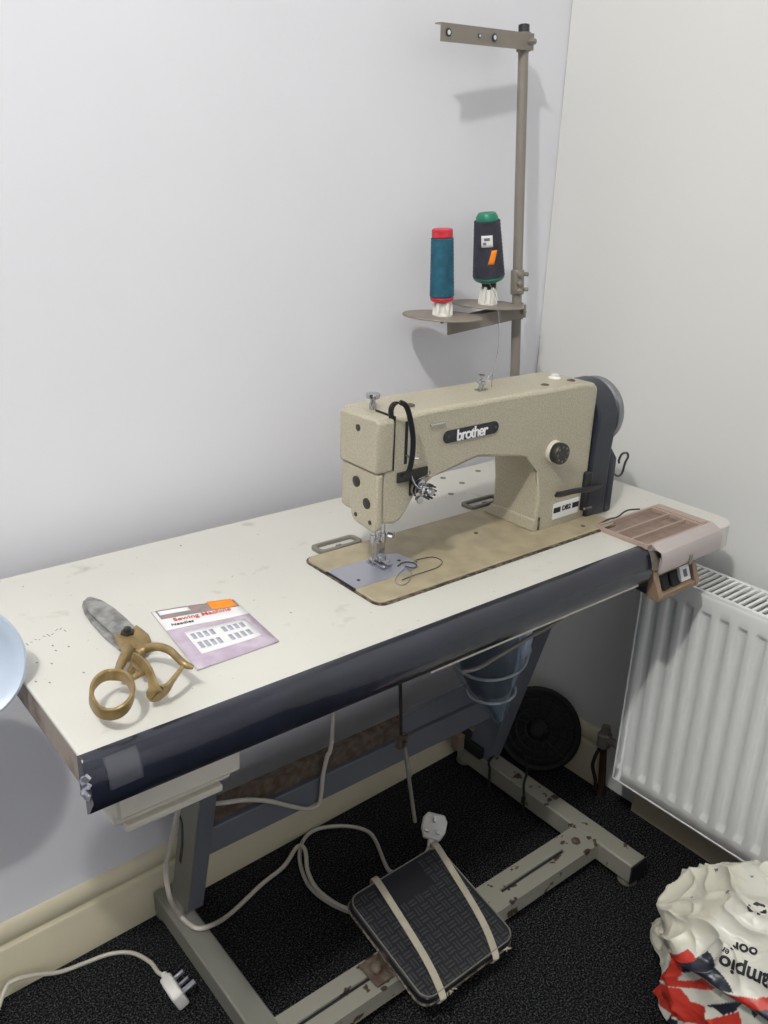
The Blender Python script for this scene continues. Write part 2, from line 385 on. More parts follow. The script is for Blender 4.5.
random.seed(11)
def stroke(px0, px1, w, m, nm, lab):
    a, c = XY(px0, .7503), XY(px1, .7503); d = (c-a).normalized(); q = V((-d.y, d.x, 0))*w/2
    bm = NB(); f = [a-q, c-q, c+q, a+q]; A = [bm.verts.new(v) for v in f]; B = [bm.verts.new(v+V((0,0,.0001))) for v in f]
    bm.faces.new(A); bm.faces.new(B)
    for k in range(4): bm.faces.new((A[k], A[(k+1) % 4], B[(k+1) % 4], B[k]))
    obj(nm, bm, m, tb, smooth=False, label=lab)
for k in range(10):
    x = 26+k*4.2; y = 645-.36*(x-22)+random.uniform(-2,2); stroke((x, y), (x+random.uniform(1.5,3), y+random.uniform(-2.5,2.5)), .0010, 'inkg', 'pencil_mark', 'faint grey pencil scribble')
for x, y in ((52,645),(55,650),(68,646),(36,662),(51,663),(83,672),(35,681),(49,682),(290,612),(180,545)):
    stroke((x, y), (x+1.6, y+1.2), .0016, 'inkg', 'pencil_mark', 'small grey spot')
# brown parts tray let into the right front of the top
tr = None
tx0, tx1, ty0, ty1 = .938, 1.112, -.541, -.440
bm = NB()
zr = .7570
ix0, ix1 = tx0+.004, tx1-.004
box(bm, tx0, tx1, ty0, ty0+.004, .7503, zr); box(bm, tx0, tx1, ty1-.004, ty1, .7503, zr)
box(bm, tx0, ix0, ty0+.004, ty1-.004, .7503, zr); box(bm, ix1-.024, tx1, ty0+.004, ty1-.004, .7503, zr)
for y in (-.478, -.508):
    box(bm, ix0, ix1-.024, y-.0015, y+.0015, .7503, zr-.0003)
box(bm, tx1-.022, tx1-.006, ty0+.004, ty1-.004, zr, zr+.0015)
tr = obj('parts_tray', bm, 'tray', tb, smooth=False, label='brown plastic compartment tray let into the tabletop')
bm = NB(); box(bm, ix0, ix1-.024, ty0+.004, ty1-.004, .7503, .7507); obj('tray_floor', bm, mat('shaded_brown_plastic', (128,108,98), .55, var=.2, vscale=60), tr, smooth=False)  # floor toned darker, shade of deeper compartments put into the colour
# front lip of the tray wraps down over the edge
bm = NB()
prism(bm, [(ty0, zr+.0008), (ty0, .7504), (-.5585, .7475), (-.5585, .716), (-.561, .714), (-.5640, .716), (-.5645, .7380), (-.560, .7490), (-.552, .7530)], 0, .947, 1.114)
obj('tray_lip', bm, 'traylip', tr, bevel=.0015, label='lavender grey front lip of the tray')
bm = NB(); tube(bm, catmull([(.94,-.440,.7545),(.975,-.436,.757),(1.0,-.4365,.756),(1.03,-.433,.760),(1.06,-.437,.757)], 5), .0014, 6); obj('cracked_edge', bm, 'darkmetal', tr)
bm = NB(); box(bm, 1.020, 1.029, -.5665, -.5643, .712, .730); obj('sticky_residue', bm, 'cableg', tr, bevel=.001)

# ------------------------------------------------------------------ switch box
sw = thing('switch_box', (1.01, -.51, .65), 'brown switch box with two black buttons under the right front table edge', 'switch')
bm = NB(); prism(bm, [(-.470,.7105),(-.531,.7105),(-.534,.700),(-.541,.668),(-.536,.663),(-.478,.668)], 0, .964, 1.072); obj('casing', bm, 'black', sw, bevel=.002, label='dark rear casing')
bm = NB()
for x0, x1 in ((.962, .973), (1.063, 1.074)): prism(bm, [(-.534,.7105),(-.5415,.7100),(-.5600,.668),(-.557,.659),(-.535,.661)], 0, x0, x1)
prism(bm, [(-.533,.7100),(-.5395,.7095),(-.5450,.697),(-.5390,.697)], 0, .973, 1.063)
prism(bm, [(-.5480,.671),(-.5590,.670),(-.5570,.659),(-.535,.661),(-.535,.6645),(-.545,.665)], 0, .973, 1.063)
obj('front_frame', bm, 'brownp', sw, bevel=.0015, label='brown plastic front frame')
for x0, x1 in ((.981, 1.000), (1.006, 1.027)):
    bm = NB(); prism(bm, [(-.5375,.6955),(-.5445,.6950),(-.5475,.685),(-.5545,.673),(-.545,.6720)], 0, x0, x1); obj('push_button', bm, 'rubber', sw, bevel=.002)
bm = NB(); prism(bm, [(-.5375,.6960),(-.5435,.6960),(-.5525,.674),(-.545,.674)], 0, 1.033, 1.058); st = obj('paper_sticker', bm, 'paper', sw, label='small white sticker')
bm = NB(); prism(bm, [(-.5452,.691),(-.5464,.691),(-.5510,.680),(-.5498,.680)], 0, 1.041, 1.050); obj('sticker_print', bm, 'inkg', st)

# ------------------------------------------------------------------ sewing machine
sm_ = thing('sewing_machine', (.73, -.36, .75), 'beige hammered-finish sewing machine with black belt guard, set in the white tabletop', 'sewing machine')
bm = NB(); prism(bm, rrect(.4864, .9845, -.4478, -.2764, .013), 2, .7504, .7545); bed = obj('bed', bm, 'beige2', sm_, bevel=.0015, label='flat beige bed plate, worn at the edges')
bm = NB(); o_ = rrect(.4835, .9875, -.4525, -.2735, .016); i_ = rrect(.4864, .9845, -.4480, -.2764, .014)
A = [bm.verts.new((*p, .7525)) for p in o_]; B = [bm.verts.new((*p, .7525)) for p in i_]; C_ = [bm.verts.new((*p, .7503)) for p in o_]; D = [bm.verts.new((*p, .7503)) for p in i_]
n = len(o_)
for k in range(n):
    j = (k+1) % n
    bm.faces.new((A[k], A[j], B[j], B[k])); bm.faces.new((C_[k], C_[j], A[j], A[k])); bm.faces.new((B[k], B[j], D[j], D[k]))
obj('bed_rim', bm, 'bedrim', bed, label='dark worn rim round the bed')
bm = NB(); box(bm, .487, .585, -.398, -.332, .7546, .7552); prism(bm, [(.585,-.398),(.606,-.39),(.610,-.365),(.606,-.34),(.585,-.332)], 2, .7546, .7552)
pl = obj('slide_plate', bm, 'silver', bed, label='polished steel slide plate')
bm = NB(); box(bm, .4845, .4868, -.398, -.332, .7515, .7549); obj('plate_gap', bm, 'ink_shade', bed)
bm = NB(); prism(bm, rrect(.548, .582, -.358, -.336, .006), 2, .7553, .7562); nd = obj('needle_plate', bm, 'chrome', pl)
for p in ((.553,-.347),(.577,-.347),(.505,-.38),(.592,-.362)):
    bm = NB(); lathe(bm, [(.0026,0),(.0026,.0006),(0,.0008)], (p[0], p[1], .7553), seg=12); obj('screw', bm, 'darkmetal', pl)
for q in ((415,562),(583,526),(476,563-30)):
    p = XY(q, .7545); bm = NB(); lathe(bm, [(.0035,0),(.0035,.0005),(0,.0007)], p, seg=12); obj('screw', bm, 'darkmetal', bed)
# hinges at the rear of the bed
for cx, cy in ((.556,-.258),(.868,-.252)):
    bm = NB(); o_ = rrect(cx-.040, cx+.040, cy-.016, cy+.014, .009); i_ = rrect(cx-.033, cx+.033, cy-.010, cy+.008, .005); n = len(o_)
    vs4 = [[bm.verts.new((*p, z)) for p in L_] for L_, z in ((o_,.7503),(o_,.7555),(i_,.7555),(i_,.7503))]
    for a in range(3):
        for k in range(n): j = (k+1) % n; bm.faces.new((vs4[a][k], vs4[a][j], vs4[a+1][j], vs4[a+1][k]))
    hg = obj('hinge_socket', bm, 'cableg', bed, bevel=.001, label='grey hinge socket behind the bed')
    bm = NB(); box(bm, cx-.006, cx+.004, cy-.012, cy-.006, .7505, .7545); obj('hinge_pin', bm, 'darkmetal', hg)
# arm, head and pillar casting
YF, YB = -.400, -.305
bm = NB()
sil = [(.527,.838),(.549,.834),(.560,.838),(.572,.852),(.583,.874),(.597,.893),(.612,.899),(.700,.902),(.780,.900),(.806,.893),(.822,.878),(.831,.855),(.836,.82),(.838,.751),(.957,.751),(.957,.972),(.947,.980),(.92,.9835),(.60,.986),(.527,.9825)]
prism(bm, sil, 1, YF, YB)
lowe = [e for e in bm.edges if all(abs(v.co.y-YF) < 1e-5 for v in e.verts) and all(.59 < v.co.x < .83 and v.co.z < .91 for v in e.verts)]
bmesh.ops.bevel(bm, geom=lowe, offset=.013, segments=1, affect='EDGES')
body = obj('arm_casting', bm, 'beige', sm_, bevel=.006, seg=3, label='beige hammered arm, head and pillar casting')
bm = NB()      # sloping foot of the pillar where it meets the bed
prism(bm, [(-.3988,.7546),(-.3988,.775),(-.306,.775),(-.290,.7546)], 0, .8345, .958)
obj('pillar_foot', bm, 'beige', body, bevel=.002)
# face plate (upper cap, lower tapering plate)
bm = NB(); prism(bm, [(-.4035,.9795),(-.3985,.9845),(-.323,.9825),(-.318,.978),(-.3205,.912),(-.402,.9115)], 0, .513, .541); fp = obj('face_plate', bm, 'beige', sm_, bevel=.004, label='beige end cover of the head')
bm = NB(); prism(bm, [(-.4005,.9105),(-.323,.9112),(-.345,.838),(-.350,.832),(-.385,.828),(-.395,.828),(-.4015,.834)], 0, .516, .5265); lf = obj('lower_cover', bm, 'beige', fp, bevel=.003)
for y, z, r in ((-.3565,.890,.0075),(-.380,.8655,.0075)):
    bm = NB(); lathe(bm, [(r,0),(r,.0012),(r*.8,.0016),(0,.0016)], (.5158, y, z), (-1,0,0), 20); obj('rubber_plug', bm, 'darkmetal', lf, label='dark round plug')
for y, z in ((-.3565,.8425),(-.388,.8405)):
    bm = NB(); lathe(bm, [(.0032,0),(.0032,.001),(0,.0012)], (.5158, y, z), (-1,0,0), 12); obj('screw', bm, 'darkmetal', lf)
bm = NB(); lathe(bm, [(.0045,0),(.0045,.001),(0,.0012)], (.5128, -.3615, .966), (-1,0,0), 14); obj('screw', bm, 'darkmetal', fp)
bm = NB(); box(bm, .5415, .5428, -.4012, -.36, .912, .986); obj('seam', bm, 'ink_shade', fp)
# take-up slot and lever, strap guard
bm = NB(); box(bm, .5605, .5650, -.4008, -.396, .918, .976); obj('take_up_slot', bm, 'ink_shade', body)
bm = NB(); tube(bm, [(.5627,-.398,.930),(.566,-.408,.928),(.574,-.413,.927)], .0018, 8); obj('take_up_lever', bm, 'chrome', body)
gp = [U(q[0], q[1], 1, y) for q, y in (((391.5,419),-.398),((391,410),-.404),((394,404),-.414),((400,402.5),-.422),((406,406),-.424),((410,418),-.424),((413,438),-.423),((412,458),-.421),((408,473),-.415),((402,476),-.405))]
bm = NB(); tube(bm, catmull(gp, 6), 1, flat=(.0068, .0022, (1,-.55,0))); obj('take_up_guard', bm, 'black', sm_, label='black strap guard looped over the head')
# tension assembly on a small plate
bm = NB(); box(bm, .548, .601, -.4040, -.4005, .894, .9085); box(bm, .5705, .575, -.4040, -.4005, .872, .895); tp = obj('thread_guide_plate', bm, 'darkmetal', sm_, bevel=.0008)
bm = NB()
lathe(bm, [(.0125,0),(.0135,.002),(.0135,.004),(.006,.005),(.012,.0065),(.0125,.0085),(.008,.0105),(.0085,.016),(.0105,.0165),(.0105,.0195),(.0055,.021),(.0055,.027),(0,.028)], (.581,-.4035,.884), (.25,-1,-.12), 22)
tn = obj('tension_dial', bm, 'chrome', sm_, label='chrome thread tension assembly')
bm = NB()
for k in range(10):
    t = 2*PI*k/10; lathe(bm, [(.0013,0),(.0013,.008)], V((.581,-.4035,.884))+V((.25,-1,-.12)).normalized()*.017+V((math.cos(t)*.0095,0,math.sin(t)*.0095)), (.25,-1,-.12), 6)
obj('knurl', bm, 'darkmetal', tn)
bm = NB(); tube(bm, catmull([(.572,-.404,.900),(.568,-.415,.893),(.574,-.42,.886),(.582,-.418,.890)], 5), .0011, 6); tube(bm, catmull([(.581,-.41,.897),(.589,-.42,.903),(.597,-.412,.905)], 5), .0011, 6); obj('check_spring', bm, 'chrome', tn)
bm = NB(); lathe(bm, [(.003,0),(.003,.006),(.0055,.0065),(.0055,.0085),(0,.009)], (.583,-.403,.866), (0,-1,0), 12); obj('guide_screw', bm, 'chrome', sm_)
bm = NB(); tube(bm, [(.602,-.4030,.965),(.628,-.4030,.966)], .0013, 6); obj('wire_guide', bm, 'chrome', body)
# badge with lettering
zc = .9435
bm = NB(); pr = rrect(.628, .734, zc-.0088, zc+.0088, .0087, 8); prism(bm, pr, 1, -.4004, -.4026); bg = obj('name_badge', bm, 'black', sm_, bevel=.0006, label='black oblong badge with white lettering')
text('lettering', 'brother', 'lettering', bg, (.6815, -.4028, zc-.0008), (1,0,0), (0,0,1), .0225, bold=.02, space=.84)
for x in (.6365, .7275):
    bm = NB(); lathe(bm, [(.0022,0),(.0016,.0008),(0,.001)], (x, -.4026, zc), (0,-1,0), 10); obj('rivet', bm, 'darkmetal', bg)
# stitch dial
bm = NB(); lathe(bm, [(.0178,0),(.0178,.005),(.0165,.0062),(.0,.0062)], (.862,-.4005,.884), (0,-1,0), 30); dl = obj('dial_collar', bm, 'cream', sm_)
bm = NB(); lathe(bm, [(.0158,.006),(.0168,.008),(.0168,.0175),(.0158,.019),(.0,.019)], (.862,-.4005,.884), (0,-1,0), 30)
dk = obj('stitch_dial', bm, 'darkmetal', sm_, label='dark round stitch-length dial')
for k in range(8):
    t = 2*PI*k/8; bm = NB(); lathe(bm, [(.0016,0),(.0013,.0007),(0,.0008)], (.862+.0115*math.cos(t), -.4196, .884+.0115*math.sin(t)), (0,-1,0), 8); obj('dial_mark', bm, 'cableg', dk)
# reverse lever
bm = NB(); P_ = [U(q[0], q[1], 1, y) for q, y in (((601,486),-.402),((590,489),-.415),((575,491),-.422),((562,494),-.424),((556,494.5),-.424))]
tube(bm, catmull(P_, 5), rescale([.8,1,1,1.15,1], 5), flat=(.009, .0045, (0,-.4,1))); obj('reverse_lever', bm, 'black', sm_, bevel=.001)
# model plate
bm = NB(); box(bm, .876, .938, -.4020, -.4004, .767, .794); mp = obj('model_plate', bm, 'paper', sm_, bevel=.0005, label='small pale model plate with a black band')
for xa, xb_ in ((.8765, .893), (.922, .9375)):
    bm = NB(); box(bm, xa, xb_, -.4025, -.4021, .778, .787); obj('black_band', bm, 'ink_shade', mp)
text('lettering', 'DB2', 'ink_shade', mp, (.9075,-.4023,.7825), (1,0,0), (0,0,1), .0115, bold=.03)
bm = NB(); box(bm, .843, .8465, -.4015, -.4004, .757, .778); obj('pillar_notch', bm, 'bedrim', body)
# top fittings
bm = NB(); lathe(bm, [(.005,0),(.005,.008),(.0035,.008),(.0035,.014),(.009,.0145),(.0098,.018),(.009,.021),(0,.0215)], (.545,-.350,.984), seg=20); obj('pressure_screw', bm, 'chrome', sm_, label='chrome thumb screw on top of the head')
for q in ((545,385.5),(410,405.5),(571,381)):
    p = U(q[0], q[1], 2, .9865 if q[0] < 500 else .983); p.y = min(p.y, -.325)
    bm = NB(); lathe(bm, [(.0065,0),(.0065,.0016),(.004,.0025),(0,.0025)], p, seg=16); obj('oil_cap', bm, 'rust' , body)
bm = NB(); lathe(bm, [(.010,0),(.010,.002),(.006,.004),(.006,.007),(0,.008)], (.905,-.352,.983), seg=16); obj('oil_window', bm, 'white', body)
bm = NB(); c0 = V((.742,-.355,.9855))
box(bm, c0.x-.010, c0.x+.008, c0.y-.005, c0.y+.005, c0.z, c0.z+.002)
tube(bm, [c0+V((-.004,0,0)), c0+V((-.004,0,.016))], .0022, 8); tube(bm, [c0+V((.003,0,0)), c0+V((.003,0,.013))], .0018, 8)
lathe(bm, [(.006,.010),(.006,.012),(.002,.013),(.002,.021),(.005,.0215),(.005,.023),(0,.0235)], c0+V((-.002,0,0)), seg=14)
tube(bm, catmull([c0+V((-.010,-.004,.013)), c0+V((0,-.006,.010)), c0+V((.008,-.002,.014)), c0+V((.018,.004,.019)), c0+V((.024,.004,.021))], 5), .0013, 6)
tube(bm, [c0+V((.024,.004,.021)), c0+V((.0245,.004,.001))], .0009, 6)
obj('top_thread_guide', bm, 'chrome', sm_, label='chrome thread guide post on top of the arm')
# needle bar, presser bar, foot
bm = NB(); tube(bm, [(.551,-.352,.845),(.551,-.352,.800)], .0033, 12); lathe(bm, [(.0045,0),(.0045,.012),(0,.012)], (.551,-.352,.790), seg=12); lathe(bm, [(.0075,0),(.0065,.008)], (.551,-.352,.828), seg=16); obj('needle_bar', bm, 'chrome', sm_)
bm = NB(); tube(bm, [(.551,-.352,.792),(.551,-.352,.757)], .0007, 6); tube(bm, [(.551,-.357,.793),(.551,-.364,.794)], .0018, 8); obj('needle', bm, 'chrome', sm_)
bm = NB(); tube(bm, [(.567,-.352,.845),(.567,-.352,.800)], .0040, 12); lathe(bm, [(.0058,0),(.0058,.014),(0,.014)], (.567,-.352,.788), seg=12)
box(bm, .555, .569, -.3565, -.3475, .768, .790); tube(bm, [(.570,-.352,.798),(.590,-.352,.796)], .0012, 6); lathe(bm, [(.0035,0),(.0035,.009),(0,.009)], (.573,-.358,.800), (.3,-1,0), 10)
obj('presser_bar', bm, 'chrome', sm_)
bm = NB(); box(bm, .556, .568, -.362, -.343, .762, .770)
for x in (.5535, .5635): prism(bm, [(-.374,.7565),(-.340,.7565),(-.338,.760),(-.37,.759),(-.378,.7625)], 0, x, x+.005)
obj('presser_foot', bm, 'chrome', sm_, bevel=.0005)
# black belt guard
bm = NB()
cy, cz, R = -.350, .917, .058
pts = [(-.404,.752),(-.296,.752),(-.292,.80),(cy+R,.87)]
for k in range(13):
    t = math.radians(0+180*k/12); pts.append((cy+R*math.cos(t), cz+R*math.sin(t)))
pts += [(-.404,.86)]
prism(bm, pts, 0, .9578, 1.006); bgd = obj('belt_guard', bm, 'blackp', sm_, bevel=.004, seg=3, label='dark belt guard at the wheel end')
bm = NB(); prism(bm, [(-.4045,.7515),(-.31,.7515),(-.31,.83),(-.39,.862),(-.4045,.846)], 0, 1.0062, 1.024); obj('belt_cover', bm, 'blackp', bgd, bevel=.004)
bm = NB(); box(bm, .944, .960, -.4085, -.396, .768, .835); obj('guard_lug', bm, 'ink_shade', bgd, bevel=.004)
bm = NB(); box(bm, .944, .962, -.4115, -.4086, .772, .776); obj('screw', bm, 'chrome', bgd)
# hand wheel
bm = NB(); c = (1.0062, cy+.001, cz-.001)
lathe(bm, [(.020,0),(.044,.002),(.052,.006),(.0555,.008),(.0570,.012),(.0565,.018),(.0540,.022),(.0500,.023),(.0455,.019),(.030,.016),(.016,.018),(.012,.026),(0,.027)], c, (1,0,0), 48)
hw = obj('hand_wheel', bm, 'wheel', sm_, label='polished steel hand wheel')
bm = NB(); lathe(bm, [(.0480,0),(.0480,.0059),(.0462,.0065)], c, (1,0,0), 40)
obj('wheel_groove', bm, 'rubber', hw)
# wire hook behind the wheel
bm = NB(); Hk = [U(q[0], q[1], 1, y) for q, y in (((614,474),-.36),((618,476),-.355),((622,473),-.35),((625,463),-.345),((628,457),-.34),((627,453),-.342),((622,454),-.345),((619,460),-.347),((619,463),-.347))]
tube(bm, catmull(Hk, 5), .0021, 8); obj('wire_hook', bm, 'darkmetal', sm_, label='bent wire hook behind the belt guard')
bm = NB(); tube(bm, [Hk[0], V((1.030,-.345,.81)), V((1.02,-.335,.80))], .0021, 8); obj('hook_stem', bm, 'darkmetal', sm_)

# loose threads lying on the bed
def on_bed(pts, name, label, m='thread', r=.0006, closed=False):
    bm = NB(); tube(bm, catmull([XY(q, .7560) for q in pts], 6), r, 5)
    b = XY(pts[0], .7555); return obj(name, bm, m, label=label, cat='thread', base=b)
on_bed([(398,566),(402,563),(407,562),(414,563),(417,566),(413,568),(405,566)], 'thread_end', 'short dark loop of thread curled on the machine bed beside the steel plate', r=.0011)
on_bed([(404,566),(411,572),(409,581),(402,585),(395,582),(398,575),(404,569)], 'thread_end', 'thin ring of thread lying at the right of the steel plate', 'thin')
on_bed([(416,560),(432,557),(442,561),(438,567),(424,572),(412,576),(402,580)], 'thread_end', 'long wavy dark thread trailing over the front of the machine bed', r=.0007)

# ------------------------------------------------------------------ thread stand
PB, PT = V((1.080,-.124,.7503)), V((1.087,-.054,1.514))
PD = (PT-PB).normalized()
def pole(z): return PB+PD*((z-.75)/PD.z)
ts = thing('thread_stand', PB, 'tall taupe metal thread stand rising behind the sewing machine', 'thread stand')
SEG = 4
bm = NB(); tube(bm, [PB+PD*.001, PT], .0090, 16); obj('pole', bm, 'stand', ts)
bm = NB(); lathe(bm, [(.026,.0002),(.026,.008),(.014,.012),(.014,.022)], PB, seg=20); obj('base_flange', bm, 'stand', ts)
bm = NB(); lathe(bm, [(.0096,-.012),(.0098,.002),(.008,.0035),(0,.0035)], PT, PD, 14); obj('pole_cap', bm, 'black', ts, label='black cap on the pole top')
# upper arm: channel with eyelets
AT = V((.858,-.093,1.479)); AB = pole(1.490)
ad = (AT-AB).normalized(); sx = ad.cross(V((0,0,1))).normalized(); up = sx.cross(ad)
def chan(bm, a, b, w, h, th, wdir, hdir, lip0=0):
    """L/U section: tall web facing wdir side plus top flange"""
    d = (b-a)
    def bx(p0, u, v, x0, x1, y0, y1):
        q = [p0+u*x0+v*y0, p0+u*x1+v*y0, p0+u*x1+v*y1, p0+u*x0+v*y1]
        A = [bm.verts.new(c) for c in q]; B = [bm.verts.new(c+d) for c in q]
        bm.faces.new(A); bm.faces.new(B[::-1])
        for k in range(4): bm.faces.new((A[k], B[k], B[(k+1) % 4], A[(k+1) % 4]))
    bx(a, wdir, hdir, -th/2, th/2, -h/2, h/2)
    bx(a, wdir, hdir, -w, -th/2, h/2-th, h/2)
fr = -sx if (-sx).y < 0 else sx
bm = NB(); chan(bm, AB-ad*.012+fr*.012, AT+fr*.004, .012, .026, .002, fr, up); arm = obj('guide_arm', bm, 'stand', ts, smooth=False, label='upper guide arm with eyelets')
L_ = (AT-AB).length
for t, rr_ in ((.93, .0062), (.60, .0035), (.43, .0062)):
    p = AB+ad*(L_*t)+fr*(.012-.008*t+.0015)
    bm = NB(); lathe(bm, [(rr_,-.0004),(rr_,.0012),(rr_*.75,.0015)], p, fr, 16); e_ = obj('eyelet', bm, 'darkmetal', arm)
    bm = NB(); lathe(bm, [(rr_*.55,.0014),(rr_*.55,.0022)], p+ad*.0006, fr, 12); obj('eyelet_hole', bm, 'wall', e_)
bm = NB(); lathe(bm, [(.0125,-.014),(.0125,.014)], AB, PD, 16); lathe(bm, [(.005,0),(.005,.012),(.0035,.014),(0,.014)], AB+fr*.011, fr, 6); lathe(bm, [(.004,0),(.004,.01)], AB-ad*.012, -ad, 6); obj('arm_clamp', bm, 'stand', ts)
# clamp collar above bracket
cz_ = 1.092
bm = NB(); lathe(bm, [(.0120,-.022),(.0125,-.020),(.0125,.020),(.0115,.022)], pole(cz_), PD, 16)
for dz in (-.015, 0, .015):
    lathe(bm, [(.0055,0),(.0055,.004),(.003,.006),(0,.006)], pole(cz_+dz)+V((-.008,-.0125,0)), (-.55,-1,0), 8)
for dz in (-.013, .014): lathe(bm, [(.004,0),(.004,.008),(0,.009)], pole(cz_+dz)+V((.013,-.004,0)), (1,-.5,0), 8)
obj('pole_collar', bm, 'stand', ts, label='bolted collar on the pole')
# spool bracket
BB = pole(1.040); BT = V((.893,-.108,1.026)); bd = (BT-BB).normalized(); bs = bd.cross(V((0,0,1))).normalized(); bf = -bs if (-bs).y < 0 else bs; bu = V((0,0,1))-bd*bd.z; bu.normalize()
bm = NB(); chan(bm, BB-bd*.012+bf*.012, BT+bf*.006, .022, .024, .002, bf, bu); br = obj('spool_bracket', bm, 'stand', ts, smooth=False, label='channel bracket carrying the discs')
bm = NB(); lathe(bm, [(.0125,-.015),(.0125,.015)], BB, PD, 16); lathe(bm, [(.005,0),(.005,.008),(0,.009)], BB+bf*.012, bf, 8); obj('bracket_clamp', bm, 'stand', ts)
D1 = V((.892,-.100,1.0445)); D2 = V((1.020,-.082,1.0535))
for D_, r_ in ((D1, .069), (D2, .066)):
    bm = NB(); lathe(bm, [(0,-.0012),(r_,-.0008),(r_+.0006,.0006),(r_,.0018),(.02,.0008),(0,.0008)], D_, (0.03,0,1), 48); obj('spool_disc', bm, 'disc', ts, label='thin taupe metal disc')
    bm = NB(); tube(bm, [D_-V((0,0,.012)), D_+V((0,0,.10))], .003, 8); pn = obj('spool_pin', bm, 'darkmetal', ts)
    bm = NB(); lathe(bm, [(.0165,.001),(.0165,.004),(.012,.006),(.0105,.036),(.008,.040),(0,.040)], D_, seg=24)
    for k in range(6):
        t = 2*PI*k/6+.3; prism(bm, [(.010,.002),(.0175,.002),(.0175,.012),(.0145,.032),(.010,.034)], 1, -.0028, .0028, Matrix.Translation(D_) @ Matrix.Rotation(t, 4, 'Z'))
    obj('cone_holder', bm, 'white', ts, label='white finned plastic cone holder')

# thread cones
c1 = thing('thread_cone', D1+V((0,0,.024)), 'teal cone of thread on a red plastic core, left one on the stand', 'thread cone')
ax1 = V((-.075,-.01,1)).normalized(); o1 = D1+V((-.003,0,.028))
bm = NB(); lathe(bm, [(.0115,-.004),(.0195,0),(.0205,.004),(.0175,.008),(.0155,.104),(.0178,.105),(.0178,.116),(.0160,.118),(.009,.118)], o1, ax1, 32); obj('cone_core', bm, 'red', c1)
bm = NB(); pf = [(.0185,.0055),(.0205,.007)]
for k in range(40): h = .008+.094*k/39; pf.append((.0210-.0020*k/39+.00035*math.sin(k*2.3), h))
pf.append((.0175,.1035)); lathe(bm, pf, o1, ax1, 40); obj('wound_thread', bm, 'teal', c1)
c2 = thing('thread_cone', D2+V((0,0,.030)), 'black cone of thread on a green core with white and orange stickers', 'thread cone')
ax2 = V((-.17,-.02,1)).normalized(); o2 = D2+V((0,0,.036))
bm = NB(); lathe(bm, [(.0125,-.006),(.0135,.004),(.0135,.010)], o2, ax2, 24); obj('inner_sleeve', bm, 'ink_shade', c2)
bm = NB(); lathe(bm, [(.018,.006),(.0255,.010),(.0285,.014),(.0270,.018),(.0195,.116),(.0195,.119),(.0155,.126),(.008,.127)], o2, ax2, 32); obj('cone_core', bm, 'green', c2)
bm = NB(); pf = [(.026,.0155)]
for k in range(44): h = .017+.096*k/43; pf.append((.0290-.0060*k/43+.0003*math.sin(k*2.1), h))
pf.append((.020,.1145)); lathe(bm, pf, o2, ax2, 40); wt = obj('wound_thread', bm, 'navy', c2)
def curved_patch(o, ax, h0, h1, a0, a1, r0, r1, name, m, parent, skew=0, label=None):
    q = ax.to_track_quat('Z', 'Y'); bm = NB(); rows = []
    for j in range(5):
        h = h0+(h1-h0)*j/4; r = r0+(r1-r0)*j/4; row = []
        for i in range(7):
            a = a0+(a1-a0)*i/6+skew*(j/4-.5); row.append(bm.verts.new(o+q @ V((r*math.cos(a), r*math.sin(a), h))))
        rows.append(row)
    for A, B in zip(rows, rows[1:]):
        for k in range(6): bm.faces.new((A[k], A[k+1], B[k+1], B[k]))
    g = obj(name, bm, m, parent, label=label); s = g.modifiers.new('s', 'SOLIDIFY'); s.thickness = .0003; return g
def ang(ax, px, off=0):   # angle around the cone that faces the camera
    q = ax.to_track_quat('Z', 'Y'); d = q.inverted() @ (CAMP-o2); return math.atan2(d.y, d.x)+off
a_ = ang(ax2, 0)
s1 = curved_patch(o2, ax2, .072, .092, a_-.45, a_+.35, .0262, .0250, 'paper_sticker', 'paper', c2, label='white sticker')
curved_patch(o2, ax2, .076, .0805, a_-.32, a_-.1, .0263, .0260, 'sticker_print', 'inkg', s1)
curved_patch(o2, ax2, .083, .088, a_-.25, a_+.15, .0259, .0256, 'sticker_print', 'inkg', s1)
curved_patch(o2, ax2, .042, .066, a_+.10, a_+.50, .0285, .0269, 'price_sticker', 'orange', c2, skew=.3, label='orange price sticker')
# strand from the cone down to the guide
bm = NB(); tube(bm, catmull([U(489,283,1,-.12), U(497,300,1,-.14), U(499,330,1,-.2), U(498,350,1,-.27), V((.766,-.351,1.0065))], 6), .0006, 5)
obj('thread_strand', bm, 'thin', label='thin grey strand running from the black cone down to the machine top', cat='thread', base=V((.766,-.351,1.0065)))
bm = NB(); tube(bm, catmull([(.577,-.404,.90),(.571,-.398,.86),(.566,-.40,.80),(.556,-.37,.785),(.552,-.356,.762)], 5), .0003, 4)
bm.free()

